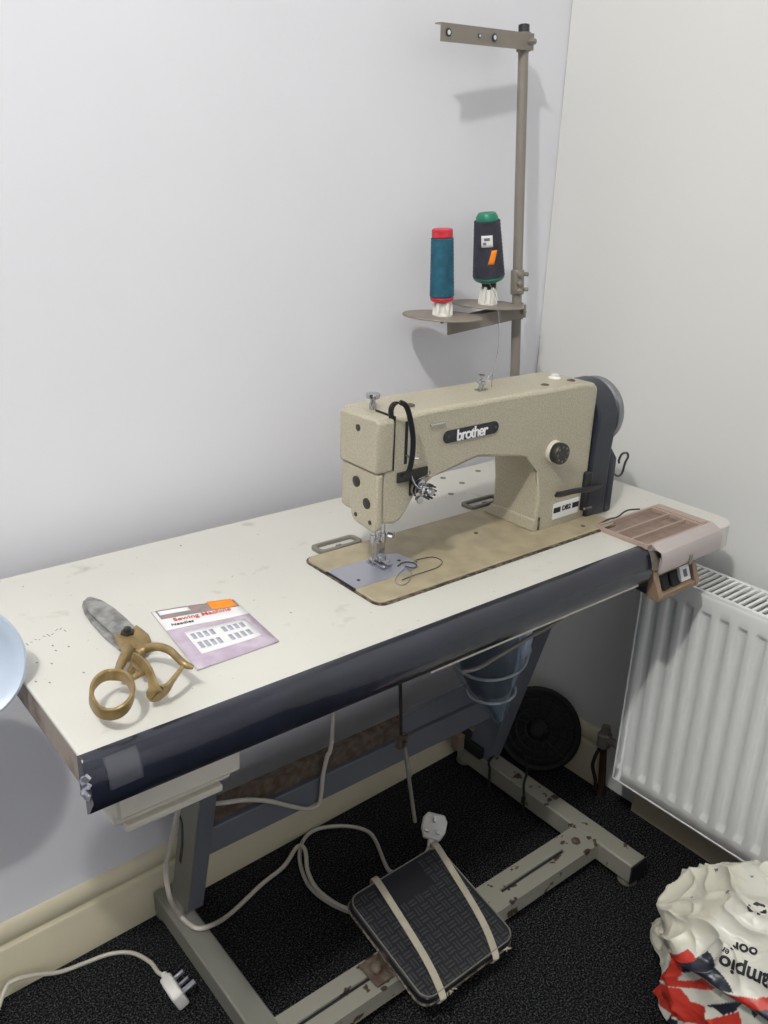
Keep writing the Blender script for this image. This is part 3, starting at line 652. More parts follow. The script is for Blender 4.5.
# ------------------------------------------------------------------ shears
SZ = .7502
sc = thing('tailor_shears', (.17,-.36,SZ), 'old tailor shears with grey blades and brass handles at left of the white tabletop', 'scissors')
def P2(pts, z): return [tuple(XY((70+x/5.908, 590+y/5.908), z)[:2]) for x, y in pts]
bm = NB(); prism(bm, P2([(72,95),(78,68),(120,52),(160,85),(215,150),(275,240),(330,330),(320,362),(290,352),(200,275),(120,185),(85,135)], .753), 2, .7503, .7545); lb = obj('lower_blade', bm, 'blade', sc, bevel=.0008)
bm = NB(); prism(bm, P2([(80,70),(96,46),(126,40),(190,62),(260,105),(330,165),(392,225),(352,290),(300,300),(262,262),(180,190),(115,130)], .759), 2, .7547, .7605); ub = obj('upper_blade', bm, 'blade', sc, bevel=.0022)
bm = NB(); prism(bm, P2([(255,262),(300,262),(345,262),(372,225),(392,208),(425,232),(468,268),(480,300),(455,340),(420,372),(395,348),(345,335),(320,352),(295,318)], .763), 2, .7546, .7650); hb = obj('brass_hub', bm, 'brass', sc, bevel=.002)
pv = XY((70+340/5.908, 590+250/5.908), .766)
bm = NB(); lathe(bm, [(.0085,0),(.0085,.0035),(.005,.0040),(.005,.0075),(.003,.009),(0,.009)], (pv.x, pv.y, .7640), seg=6); obj('pivot_bolt', bm, 'darkmetal', sc)
def hp(x, y, z): return XY((70+x/5.908, 590+y/5.908), .7560+(z-.7560)*1.75)
# straight shank and round finger ring
bm = NB(); pts = [hp(345,345,.762), hp(322,395,.763), hp(300,440,.764), hp(280,490,.765)]
tube(bm, catmull(pts, 5), rescale([.0062,.0058,.0052,.0042], 5), 12); sh_ = obj('shank', bm, 'brass', sc)
bm = NB(); ring = [hp(250,500,.770), hp(330,515,.772), hp(372,590,.772), hp(345,675,.770), hp(270,730,.767), hp(180,722,.766), hp(128,650,.767), hp(135,570,.769), hp(185,515,.770)]
tube(bm, catmull(ring, 5, True), 1, closed=True, flat=(.013, .0042, (.12,-.1,1))); g = obj('finger_ring', bm, 'brass', sc, bevel=.0014)
bm = NB(); tube(bm, catmull([hp(370,520,.770), hp(400,505,.770), hp(430,488,.769), hp(455,480,.768)], 4), [.0032]*13, 10); obj('ring_stop', bm, 'brass', sc)
# large bow
bm = NB(); loop = [hp(400,378,.764), hp(450,348,.766), hp(520,335,.770), hp(590,358,.772), hp(640,405,.773), hp(680,440,.772), hp(728,458,.770)]
tube(bm, catmull(loop, 5), rescale([.0052,.0050,.0048,.0045,.0042,.0042,.0025], 5), 12); obj('thumb_bow', bm, 'brass', sc)
bm = NB(); loop = [hp(378,385,.766), hp(430,430,.770), hp(470,490,.772), hp(490,560,.769), hp(510,612,.764), hp(560,590,.764), hp(610,530,.768), hp(665,455,.771)]
tube(bm, catmull(loop, 5), rescale([.6,.9,1.1,1.5,2.1,1.9,1.2,.6], 5), flat=(.0105, .0035, (.25,-.35,1))); obj('thumb_strap', bm, 'brass', sc, bevel=.0012)
bm = NB(); tube(bm, catmull([hp(395,400,.764), hp(375,450,.758), hp(350,500,.757)], 4), [.0045]*9, 10); tube(bm, catmull([hp(330,380,.760), hp(380,430,.760), hp(430,490,.762)], 4), [.004]*9, 8); obj('inner_web', bm, 'brass', sc)

# ------------------------------------------------------------------ needle packet
PA, PBb, PC, PDd = XY((151,612),.752), XY((234,599),.752), XY((279,641),.752), XY((197,670),.752)
pk = thing('needle_packet', V((.285,-.38,.7502)), 'flat lavender and white card packet of machine needles beside the shears', 'packet')
def pq(u, v, dz=0):
    a = PA.lerp(PBb, u); b = PDd.lerp(PC, u); p = a.lerp(b, v); w = .0006*math.sin(u*5+v*2)+.0012*(v > .9)*0
    return V((p.x, p.y, .7521+w+dz))
def patch(u0, u1, v0, v1, dz, name, m, parent, th=.0003, nu=8, nv=6, label=None):
    bm = NB(); top = [[bm.verts.new(pq(u0+(u1-u0)*i/nu, v0+(v1-v0)*j/nv, dz)) for i in range(nu+1)] for j in range(nv+1)]
    for j in range(nv):
        for i in range(nu): bm.faces.new((top[j][i], top[j][i+1], top[j+1][i+1], top[j+1][i]))
    g = obj(name, bm, m, parent, label=label); s = g.modifiers.new('s', 'SOLIDIFY'); s.thickness = th; s.offset = -1; return g
card = patch(0, 1, 0, 1, 0, 'card', 'lav', pk, th=.0012)
patch(0, 1, .0, .36, .0004, 'header', 'paper', pk, label='white printed header'); patch(.04, .98, .01, .17, .0008, 'header_picture', 'photo', pk, label='small dark printed picture')
patch(.06, .42, .03, .10, .0011, 'logo_panel', 'paper', pk)
patch(.66, .96, -.01, .16, .0014, 'price_sticker', 'orange', pk, label='orange price sticker')
lb_ = patch(.16, .90, .44, .82, .0004, 'label_panel', 'paper', pk, label='white size label')
for i in range(9):
    for v0, v1 in ((.50,.59),(.65,.75)):
        if i == 4: continue
        patch(.20+.073*i, .245+.073*i, v0, v1, .0008, 'size_mark', 'inkl', lb_, nu=1, nv=1)
ux = (pq(1,.3)-pq(0,.3)); uy = (pq(.5,0)-pq(.5,1))
text('lettering', 'Sewing Machine', 'inkr', pk, pq(.50,.215,.0012), ux, uy, .0115, depth=.0002, bold=.01)
text('lettering', 'Needles', 'ink_shade', pk, pq(.22,.30,.0012), ux, uy, .0085, depth=.0002)

# ------------------------------------------------------------------ treadle pedal
pd = thing('foot_pedal', (.655,-.43,.0), 'black basket-weave foot pedal with two cream straps resting on the stand rail', 'pedal')
qa, qb, qc, qd = U(351,896,2,.130), U(443,840,2,.130), U(511,940,2,.080), U(420,1008,2,.080)
pc = (qa+qb+qc+qd)/4; pu = ((qb-qa)+(qc-qd)).normalized(); pvv = ((qa-qd)+(qb-qc)); pvv = (pvv-pu*pvv.dot(pu)).normalized(); pn = pu.cross(pvv)
W_ = ((qb-qa).length+(qc-qd).length)/4; Hh = ((qa-qd).length+(qb-qc).length)/4
PM = Matrix.Translation(pc) @ Matrix((pu, pvv, pn)).transposed().to_4x4()
bm = NB(); prism(bm, rrect(-W_, W_, -Hh, Hh, .022, 6), 2, -.016, 0, PM); plt = obj('pedal_plate', bm, 'black', pd, bevel=.003, label='rounded black pedal plate')
bm = NB(); prism(bm, rrect(-W_-.002, W_+.002, -Hh-.002, Hh+.002, .023, 6), 2, -.019, -.0165, PM); obj('pedal_rim', bm, 'frayed', plt, bevel=.001, label='worn frayed rim')
bm = NB()
rngs = [rrect(-W_+e, W_-e, -Hh+e, Hh-e, .02) for e in (.003, .007)]
tube(bm, [PM @ V((x, y, .0008)) for x, y in rngs[0]], .0012, 6, closed=True); obj('raised_border', bm, 'cableg', plt)
bm = NB()    # basket-weave ribs
s_ = .0165; k = 0
nx = int(W_*2/s_)
for i in range(nx+1):
    for j in range(int(Hh*2/s_)+1):
        x, y = -W_+.011+i*s_, -Hh+.011+j*s_
        if abs(x) > W_-.009 or abs(y) > Hh-.009: continue
        if y > Hh*.42 and -.55*W_ < x < .5*W_: continue
        ph = (i+j) % 2; a = math.radians(0 if ph else 90)
        L2, w2 = .0098, .0026
        for off in (-.0032, .0032):
            Mx = PM @ Matrix.Translation((x, y, 0)) @ Matrix.Rotation(a, 4, 'Z') @ Matrix.Translation((0, off, 0))
            box(bm, -L2*.75, L2*.75, -w2/2, w2/2, 0, .0014, Mx)
obj('tread_mat', bm, 'pedal', plt, smooth=False, label='raised basket-weave rubber pattern')
for xs, tilt in ((-W_*.56, -.07), (W_*.66, -.11)):
    bm = NB(); P_ = [(xs+tilt*.2, -Hh-.004, -.018), (xs+tilt*.2, -Hh-.0045, -.001), (xs, -Hh*.5, .0032), (xs-tilt*.2, Hh*.5, .0032), (xs-tilt*.3, Hh+.0035, .0), (xs-tilt*.3, Hh+.004, -.018)]
    tube(bm, [PM @ V(p) for p in catmull(P_, 5)], 1, flat=(.0125, .0016, tuple(pu))); sp_ = obj('webbing_strap', bm, 'strap', pd, label='cream webbing strap')
    bm = NB(); 
    for k in range(5): tube(bm, [PM @ V((xs+(random.random()-.5)*.014, -Hh-.004, -.002)), PM @ V((xs+(random.random()-.5)*.022, -Hh-.010, .001+.003*random.random()))], .0009, 5)
    obj('frayed_end', bm, 'strap', sp_)
# mounting brackets between rail and plate
bm = NB(); box(bm, .505, .545, -.455, -.405, .0612, .068); prism(bm, [(-.45,.066),(-.41,.066),(-.42,.098),(-.44,.098)], 0, .535, .548); lathe(bm, [(.011,0),(.011,.006),(.007,.010),(0,.011)], (.522,-.43,.068), seg=14); obj('hinge_bracket', bm, 'rust', pd, bevel=.002, label='rusty hinge bracket bolted to the rail')
bm = NB(); prism(bm, [(-.45,.0612),(-.41,.0612),(-.42,.090),(-.44,.090)], 0, .735, .745); obj('hinge_bracket', bm, 'rust', pd, bevel=.001)
# control rod
rod = thing('control_rod', (.795,-.22,.09), 'thin dark control rod dropping from under the table towards the foot pedal', 'rod')
RT, RB = U(393,640,1,-.24), U(415,822,1,-.30)
RM = U(401.5,741,1,-.27)
RT = V((RM.x-(RB.x-RM.x)*.86, -.235, .71)); 
bm = NB(); tube(bm, [V((U(393,668,1,-.24).x, -.24, .705)), RM+V((0,0,-.01))], .0032, 8); obj('upper_rod', bm, 'darkmetal', rod)
bm = NB(); tube(bm, [RM+V((.004,.002,.012)), RB, ], .0036, 8); tube(bm, [RM+V((.010,.002,-.01)), RM.lerp(RB,.45)+V((.008,0,0))], .0022, 6); obj('lower_rod', bm, 'cableg', rod)
bm = NB(); box(bm, -.010, .010, -.006, .006, -.012, .012, Matrix.Translation(RM)); lathe(bm, [(.005,0),(.005,.008),(0,.009)], RM+V((0,-.006,0)), (0,-1,0), 8); obj('rod_clamp', bm, 'rust', rod, bevel=.001)

# ------------------------------------------------------------------ plugs and cables
def plug(th, P, fx, fy, fz, m='white'):
    """plug body: fy = towards the cable, fz = the way the pins point; three pins"""
    Mx = Matrix.Translation(P) @ Matrix((V(fx), V(fy), V(fz))).transposed().to_4x4()
    out = [(-.017,.026),(.017,.026),(.0245,.008),(.0245,-.012),(.017,-.024),(-.017,-.024),(-.0245,-.012),(-.0245,.008)]
    bm = NB(); prism(bm, out, 2, -.016, .004, Mx); b = obj('plug_body', bm, m, th, bevel=.004, seg=3)
    bm = NB(); lathe(bm, [(.0075,0),(.0065,.012),(.005,.020),(0,.020)], Mx @ V((0,.022,-.006)), Mx.to_3x3() @ V((0,1,0)), 12); obj('cable_grip', bm, m, b)
    for x, y, a, c, l, mm in ((0,-.010,.0040,.0020,.0227,'chrome'),(-.011,.012,.0032,.002,.0177,'chrome'),(.011,.012,.0032,.002,.0177,'chrome')):
        w_, h_ = (.0020,.0040) if y < 0 else (.0032,.0020)
        bm = NB(); box(bm, x-w_, x+w_, y-h_, y+h_, .004, .004+l, Mx); obj('plug_pin', bm, 'darkmetal' if m != 'white' else 'silver', b, bevel=.0005)
    return b, Mx
# floor plug on the left lying on its side
pg = thing('mains_plug', (.27,-.22,0), 'white three-pin plug and its curving cable on the carpet at the lower left', 'plug')
P0 = U(178,989,2,.026); 
fy = (U(161,971,2,.026)-U(183,1006,2,.026)); fy.z = 0; fy.normalize(); fz = V((-fy.y, fy.x, 0)); fz = fz if fz.x > 0 else -fz
fz = (fz*.93+V((0,0,.35))).normalized(); fxv = fy.cross(fz).normalized()
b_, Mx = plug(pg, P0, fxv, fy, fz)
st_ = Mx @ V((0,.036,-.006))
bm = NB(); path = [st_] + [U(a, b, 2, z) for a, b, z in ((158,972,.022),(150,962,.016),(132,953,.008),(110,954,.0045),(85,963,.0045))] + [U(a, b, 1, -.078) for a, b in ((60,972),(36,975),(16,980),(5,990))] + [V((.005,-.12,.012)), V((-.05,-.2,.0045))]
tube(bm, catmull(path, 8), .0036, 10); obj('mains_cable', bm, 'cable', pg)
# plug standing at the pedal, pins towards the viewer, with its coiled cable
p2 = thing('mains_plug', (.86,-.2,0), 'white mains plug standing behind the foot pedal, pins facing out, cable looped', 'plug')
P1 = U(434,826,2,.075)
v_ = (CAMP-P1).normalized(); fz = (v_+V((0,.0,.1))).normalized(); dn = (U(428,850,2,.06)-U(436,812,2,.09)); fy = (dn-fz*dn.dot(fz)).normalized(); fxv = fy.cross(fz)
b2_, Mx2 = plug(p2, P1, fxv, fy, fz)
st_ = Mx2 @ V((0,.036,-.006))
bm = NB(); pth = [st_, U(424,856,2,.035), U(414,866,2,.012), U(400,872,2,.006), U(392,872,2,.006), U(386,866,2,.006), U(374,838,2,.006), U(362,829,2,.006), U(340,826,2,.006), U(315,830,2,.006), U(302,843,2,.006), U(300,862,2,.006), U(308,884,2,.006), U(325,900,2,.006), U(350,912,2,.006), U(372,915,2,.006)]
tube(bm, catmull(pth, 8), .0040, 10); obj('mains_cable', bm, 'cableg', p2).data.materials[0] = M['cable']
cb = thing('power_cable', (.42,-.13,0), 'pale grey power cable looping from the left stand column along the carpet to the pedal', 'cable')
bm = NB(); pth = [U(181,800,1,-.10), U(172,838,1,-.12), U(166,868,1,-.135), U(170,898,1,-.19), U(180,917,2,.070), U(196,928,2,.070), U(212,925,2,.062), U(226,917,2,.018), U(240,905,2,.0052), U(262,884,2,.0052), U(284,866,2,.0052), U(297,847,2,.012), U(305,850,2,.020), U(308,872,2,.018), U(318,890,2,.016), U(338,905,2,.016), U(356,911,2,.016)]
pth[3].x = .293; pth[2].x = .290; pth[1].x = .288; pth[4].z = .074; pth[0].x = .288
pth[1] = U(172,838,0,.288); pth[2] = U(166,868,0,.286); pth[3] = U(170,898,0,.288); pth[0] = U(179,806,0,.289)
tube(bm, catmull(pth, 8), .0042, 10); obj('outer_sheath', bm, 'cable', cb)
bm = NB(); p_ = U(301,843,2,.012); tube(bm, [p_+V((-.006,-.004,-.008)), p_+V((-.002,-.006,.006)), p_+V((.006,.002,.004)), p_+V((.004,.006,-.008))], .0012, 6); obj('cable_tie', bm, 'tie', cb)
ca = thing('power_cable', (.6,-.04,.16), 'pale cable sagging behind the left column and rising to the table underside', 'cable')
bm = NB(); pth = [(.345,-.105,.262), (.352,-.118,.272)] + [U(a, b, 1, -.170) for a, b in ((222,803),(245,800),(268,801),(290,806),(308,809),(318,805),(321,795),(323,775),(327,757),(332,735))] + [(.62,-.175,.60),(.625,-.20,.705)]
tube(bm, catmull([V(p) for p in pth], 8), .0040, 10); obj('outer_sheath', bm, 'cable', ca)
# black cords by the right column
bc = thing('black_cord', (1.09,-.17,.06), 'thin black cord looped over the right foot of the stand', 'cable')
bm = NB(); tube(bm, catmull([U(505,742,2,.095), U(497,750,2,.072), U(489,762,2,.066), V((1.050,-.165,.058)), V((1.0495,-.17,.012)), V((1.045,-.19,.003))], 6), .0026, 8)
tube(bm, catmull([U(505,742,2,.095), U(522,752,2,.068), U(527,770,2,.0655), U(524,783,2,.066), V((1.052,-.265,.060)), V((1.0505,-.27,.02)), V((1.048,-.28,.003))], 6), .0026, 8)
tube(bm, catmull([U(505,742,2,.095), V((1.115,-.14,.10)), V((1.13,-.13,.16)), V((1.125,-.12,.05)), V((1.13,-.1,.003))], 6), .0026, 8)
obj('outer_sheath', bm, 'rubber', bc)

# ------------------------------------------------------------------ bagged motor
mb = thing('bagged_motor', (.89,-.30,.71), 'dark motor wrapped in a clear bluish plastic bag hanging under the table', 'motor')
axm = [(V((x, -.30, z)), r) for x, z, r in ((.856,.708,.064),(.856,.62,.065),(.857,.54,.065),(.862,.48,.062),(.868,.435,.053),(.878,.40,.042),(.889,.37,.031),(.900,.34,.018),(.908,.315,.007))]
def hose(bm, A, k, nz, seed, seg=40):
    ctr = catmull([a for a, r in A], 4); rad = rescale([r for a, r in A], 4); rings = []
    for i, (c, r) in enumerate(zip(ctr, rad)):
        rings.append([bm.verts.new(c+V((math.cos(t), math.sin(t), 0))*(r*k*(1+nz*(.5*noise.noise(V((math.cos(t)*2.2, math.sin(t)*2.2, i*.16+seed)))+.35*abs(noise.noise(V((t*3, i*.35, seed)))))))) for t in [2*PI*j/seg for j in range(seg)]])
    for a, b in zip(rings, rings[1:]):
        for j in range(seg): bm.faces.new((a[j], a[(j+1) % seg], b[(j+1) % seg], b[j]))
    bm.faces.new(rings[0]); bm.faces.new(rings[-1][::-1])
bm = NB(); hose(bm, [(c, r) for c, r in axm[:6]], .86, .1, 2); obj('motor_casing', bm, 'motor', mb, angle=60)
bm = NB(); hose(bm, axm, 1.0, .45, 5); obj('plastic_bag', bm, 'film', mb, angle=70, label='clear bluish plastic bag')
bm = NB(); hose(bm, [(a[0]+V((.004,0,0)), a[1]*.75) for a in axm[5:]], 1.0, .3, 7, 20); obj('bag_tail', bm, mat('bunched_polythene', (96,120,128), .3), mb, angle=70)
bm = NB(); hose(bm, [(V((.895,-.325,.705)), .018), (V((.898,-.325,.62)), .021), (V((.906,-.325,.54)), .023), (V((.914,-.323,.48)), .023), (V((.914,-.318,.43)), .013), (V((.908,-.310,.37)), .006)], 1, .8, 11, 24); obj('bag_fold', bm, mat('creased_polythene', (150,162,182), .3, var=.2, vscale=60), mb, angle=70, label='bunched pale fold of the bag')
def tie_ring(z0, c, r, tilt, name='bag_tie'):
    bm = NB(); tube(bm, [V((c[0]+r*math.cos(t), c[1]+r*math.sin(t), z0+tilt*math.cos(t))) for t in [2*PI*k/28 for k in range(28)]], .0028, 8, closed=True); return obj(name, bm, 'tie', mb)
tie_ring(.468, (.872,-.302), .064, .012); tie_ring(.396, (.882,-.300), .044, .004)
bm = NB(); tube(bm, catmull([U(462,672,1,-.375), U(478,668,1,-.388), U(495,658,1,-.39), U(512,648,1,-.39), U(530,637,1,-.40), U(550,626,1,-.40), U(578,606,1,-.41), U(610,583,1,-.42)], 6), .0035, 8)
obj('motor_cable', bm, 'cableg', label='grey cable running from the bagged motor along the table underside', cat='cable', base=(.95,-.39,.5))

# ------------------------------------------------------------------ radiator
rd = thing('radiator', (1.2,-1.0,.14), 'white ribbed panel radiator with a slotted top grille on the right wall', 'radiator')
X0, X1 = 1.145, 1.241; RY0, RY1 = -.412, -1.612; RZ0, RZ1 = .1455, .614
bm = NB()
pitch = .0343; cols = []; y = RY0
prof = [(-.5,0),(-.31,0),(-.28,-.08),(-.22,-.9),(-.18,-1),(.18,-1),(.22,-.9),(.28,-.08),(.31,0)]
ys = [(RY0, 0), (RY0-.012, 0)]
nfl = int((RY0-RY1-.03)/pitch)
for i in range(nfl):
    c = RY0-.012-pitch*(i+.5)
    for a, h in prof: ys.append((c-a*pitch*1.0 if False else c-(a)*pitch, h))
ys.append((RY1, 0))
ys = sorted(ys, key=lambda t: -t[0])
zs = [(RZ0, 0), (RZ0+.028, 0), (RZ0+.031, .1), (RZ0+.040, .9), (RZ0+.043, 1), (RZ1-.045, 1), (RZ1-.042, .9), (RZ1-.036, .1), (RZ1-.033, 0), (RZ1-.010, 0), (RZ1-.003, -.15), (RZ1, -.5)]
g = [[bm.verts.new((X0-.0075*hy*max(hz,0)+.010*(0 if hz >= 0 else -hz), yy, zz)) for zz, hz in zs] for yy, hy in ys]
for a in range(len(g)-1):
    for b in range(len(zs)-1): bm.faces.new((g[a][b], g[a][b+1], g[a+1][b+1], g[a+1][b]))
pn_ = obj('front_panel', bm, 'rad', rd, angle=60); s = pn_.modifiers.new('s', 'SOLIDIFY'); s.thickness = .0015; s.offset = 1 
bm = NB(); box(bm, X0+.0005, X1, RY0-.0015, RY0+.0005, RZ0+.004, RZ1-.004); obj('side_panel', bm, 'rad', rd, bevel=.0005)
bm = NB(); tube(bm, [(X0+.001, RY0, RZ0), (X0+.001, RY1, RZ0)], .0025, 6); tube(bm, [(X0+.001, RY0, RZ0), (X0+.001, RY0, RZ1-.006)], .0025, 6); tube(bm, [(X0+.004, RY0, RZ1-.002), (X0+.004, RY1, RZ1-.002)], .003, 6); obj('seam_edge', bm, 'rad', rd)
bm = NB()
box(bm, X0+.002, X0+.009, RY1, RY0, RZ1-.004, RZ1+.001); box(bm, X1-.008, X1, RY1, RY0, RZ1-.004, RZ1+.001)
k = 0; yy = RY0-.004
while yy > RY1+.01:
    prism(bm, [(X0+.009, yy), (X1-.008, yy-.0), (X1-.008, yy-.005), (X0+.009, yy-.005)], 2, RZ1-.003, RZ1+.0008); yy -= .0125
obj('top_grille', bm, 'rad', rd, smooth=False, label='slotted white top grille')
bm = NB(); box(bm, X0+.02, X1-.012, RY1+.01, RY0-.01, RZ0+.03, RZ1-.035)
obj('convector_core', bm, 'radd', rd, smooth=False)
# valve and pipes
bm = NB(); tube(bm, [(1.236,-.330,.0005),(1.208,-.338,.150)], .0065, 12); vp = obj('supply_pipe', bm, 'copper', rd, label='tarnished copper pipe')
bm = NB(); lathe(bm, [(.013,0),(.015,.004),(.015,.03),(.011,.034),(.009,.05)], (1.208,-.338,.1505), seg=16); tube(bm, [(1.208,-.345,.172),(1.208,-.4125,.172)], .008, 12); obj('valve', bm, 'cableg', rd)
bm = NB(); tube(bm, [(1.246,-.330,.0005),(1.232,-.326,.13)], .005, 10); tube(bm, catmull([(1.205,-.33,.14),(1.198,-.325,.10),(1.208,-.33,.06),(1.222,-.325,.02)], 5), .004, 8); obj('pipe_tail', bm, 'rubber', rd)
# wall bracket so the panel hangs on the wall
for y in (-.7, -1.3):
    bm = NB(); box(bm, X1, XR-.0015, y-.02, y+.02, .25, .5); obj('wall_bracket', bm, 'rad', rd)

# ------------------------------------------------------------------ round black fan leaning in the corner
fn = thing('wheel_fan', (1.2,-.15,0), 'round black plastic fan grille leaning in the dark corner behind the stand foot', 'fan')
fc = V((1.205,-.165,.098)); fa = V((-.86,-.42,.30)).normalized()
bm = NB(); lathe(bm, [(0,-.010),(.080,-.010),(.096,-.004),(.098,.006),(.092,.014),(.084,.012),(.080,.004),(0,.002)], fc, fa, 48); fb = obj('drum', bm, 'fan', fn)
bm = NB()
for rr_ in (.030, .052, .070): 
    q = fa.to_track_quat('Z', 'Y'); tube(bm, [fc+q @ V((rr_*math.cos(2*PI*k/36), rr_*math.sin(2*PI*k/36), .010)) for k in range(36)], .0028, 6, closed=True)
for k in range(14):
    q = fa.to_track_quat('Z', 'Y'); t = 2*PI*k/14; tube(bm, [fc+q @ V((.018*math.cos(t), .018*math.sin(t), .010)), fc+q @ V((.083*math.cos(t+.3), .083*math.sin(t+.3), .010))], .0025, 6)
obj('grille', bm, 'fan', fn)
bm = NB(); lathe(bm, [(.022,0),(.024,.008),(.015,.018),(0,.020)], fc+fa*.004, fa, 24); obj('hub', bm, 'fan', fn)

# ------------------------------------------------------------------ pale blue dish on a stand at the left edge, with an unseen shadow disc
bl = thing('dish_stand', (-.22,-.30,0), 'pale blue round dish rim poking in at the left edge beside the table end', 'stand')
LC = V((.0074,-.3467,.7815)); LA = V((-.15,-.86,.50)).normalized()
bm = NB(); lathe(bm, [(.0,-.016),(.030,-.015),(.052,-.008),(.062,.0),(.0635,.004),(.061,.006),(.056,.004),(.050,.001),(.046,-.004),(.028,-.010),(0,-.011)], LC, LA, 72); obj('round_dish', bm, 'bluep', bl)
bm = NB(); tube(bm, [V((-.22,-.33,.015)), V((-.22,-.33,.78))], .009, 12); tube(bm, [V((-.22,-.33,.62)), V((-.10,-.165,.62))], .007, 10); tube(bm, [LC-LA*.010, V((-.03,-.335,.76)), V((-.22,-.33,.74))], .006, 8); obj('stem', bm, 'bluep', bl)
bm = NB(); lathe(bm, [(.12,.001),(.12,.012),(.02,.022),(0,.022)], (-.22,-.33,0), seg=40); obj('base', bm, 'bluep', bl)
LP = V((-.80,-1.20,2.70)); hd = lambda x, z: LP+(V((x,0,z))-LP)*((-.17+1.20)/1.20)
hc = hd(.108,.285); bm = NB()  # unseen disc with two holes, added to cast the round wall shadow
def loopE(c, rx, rz, n):
    v = [bm.verts.new((c.x+rx*math.cos(2*PI*k/n), c.y, c.z+rz*math.sin(2*PI*k/n))) for k in range(n)]
    return [bm.edges.new((v[k], v[(k+1) % n])) for k in range(n)]
E_ = loopE(hc, .098, .116, 48)+loopE(hd(.150,.250), .010, .011, 14)+loopE(hd(.180,.256), .010, .011, 14)
bmesh.ops.triangle_fill(bm, edges=E_, use_beauty=True); r_ = bmesh.ops.extrude_face_region(bm, geom=bm.faces[:]); bmesh.ops.translate(bm, verts=[v for v in r_['geom'] if isinstance(v, bmesh.types.BMVert)], vec=(0,.008,0))
obj('shadow_disc', bm, 'bluep', bl)

# ------------------------------------------------------------------ carrier bag
bgc = V((.984,-.888,0)); RT = V((.31,-.95,0)).normalized(); BX = V((-.95,-.31,0)).normalized()
me_bm = NB(); bmesh.ops.create_icosphere(me_bm, subdivisions=8, radius=1)
def ridg(p, s, o): return 1-abs(noise.noise(p*s+V((o, o*1.7, o*.3))))*2
AX, AY, AZ = .228, .134, .158
RED, WHT, NVY, CRM = srgb((186,56,44)), srgb((208,206,194)), srgb((34,38,50)), srgb((210,206,190))
fl = me_bm.verts.layers.float_color.new('print')
PRINT = [  # the flag print, one outline after another (later ones lie over earlier ones)
 (NVY, [(200,640),(330,565),(430,670),(520,790),(440,765),(340,695),(165,665)]), (NVY, [(330,880),(430,890),(520,920),(470,950),(420,955)]),
 (NVY, [(540,930),(620,890),(760,850),(800,980),(600,1000)]), (NVY, [(60,920),(90,925),(110,990),(85,1000)]), (NVY, [(180,960),(230,990),(230,1060),(200,1060)]),
 (RED, [(240,535),(300,590),(200,640),(160,720),(95,715),(130,640)]), (RED, [(110,700),(330,735),(450,780),(650,845),(800,850),(800,900),(600,885),(440,815),(330,800),(150,745)]),
 (RED, [(-200,900),(10,830),(110,735),(180,760),(230,850),(330,900),(350,970),(500,950),(530,1010),(540,1200),(400,1200),(350,1030),(250,985),(160,940),(60,880),(0,900),(-200,1100)]),
 (RED, [(90,930),(140,960),(180,1010),(190,1200),(100,1200)])]
def inside(x, y, P):
    c = False; n = len(P)
    for i in range(n):
        (x1, y1), (x2, y2) = P[i], P[i-1]
        if (y1 > y) != (y2 > y) and x < (x2-x1)*(y-y1)/(y2-y1)+x1: c = not c
    return c
def fcol(u, z):
    X = 688.9+4205.8*u+1023.4*z+4081.6*u*u+1638*u*z; Y = 1557.1+2308.6*u-3730.9*z-5118.7*u*u-3519.4*u*z
    if u < -.2: X -= (-.2-u)*3000
    if Y < 520+.0*X and X < 240: return CRM
    if Y < 520-.30*(X-240): return CRM
    c = WHT
    for col, P in PRINT:
        if inside(X, Y, P): c = col
    return c
for vtx in me_bm.verts:
    d = vtx.co.normalized(); p = d
    u0 = d.dot(RT); f = d.dot(BX); zz = d.z
    big = .09*noise.noise(p*1.6+V((3,1,2)))+.07*noise.noise(p*3.1+V((7,2,2)))
    cr_ = .075*ridg(p, 1.7, 3.1)**3+.034*ridg(p, 4.0, 9.2)**3+.006*ridg(p, 9, 1.2)**2
    rr_ = 1+big+cr_-.05
    neck = 1-.10*math.exp(-((zz-.02)/.16)**2)                      # pinched below the folded-over top
    topl = 1-.16*max(0, zz)                                        # top lobe a little narrower
    sp = lambda t: math.copysign(abs(t)**.85, t)
    pos = RT*(AX*sp(u0)*rr_*neck*topl)+BX*(AY*sp(f)*rr_*neck)
    z = AZ*sp(zz)*rr_
    z += -.012*math.exp(-((zz-.45)/.10)**2)*max(0, f)*(1+.6*math.sin(u0*9))
    pos += BX*(.010*math.exp(-((zz-.30)/.10)**2)-.010*math.exp(-((zz-.12)/.05)**2))*max(0, f+.4)
    z = max(z, -AZ*.86)+AZ*.862
    vtx.co = V((pos.x, pos.y, z))
    vtx[fl] = (*fcol(AX*.97*sp(u0), AZ*.80*(sp(zz)+.862)), 1)
bmesh.ops.translate(me_bm, verts=me_bm.verts, vec=bgc+V((0,0,.0005)))
bagT = thing('carrier_bag', bgc, 'crumpled white carrier bag printed with a red, white and navy flag, on the carpet', 'bag')
bag = obj('bag_film', me_bm, 'bagprint', bagT, angle=180)
from mathutils.bvhtree import BVHTree
bv_ = BVHTree.FromPolygons([v.co+bgc for v in bag.data.vertices], [tuple(p.vertices) for p in bag.data.polygons])
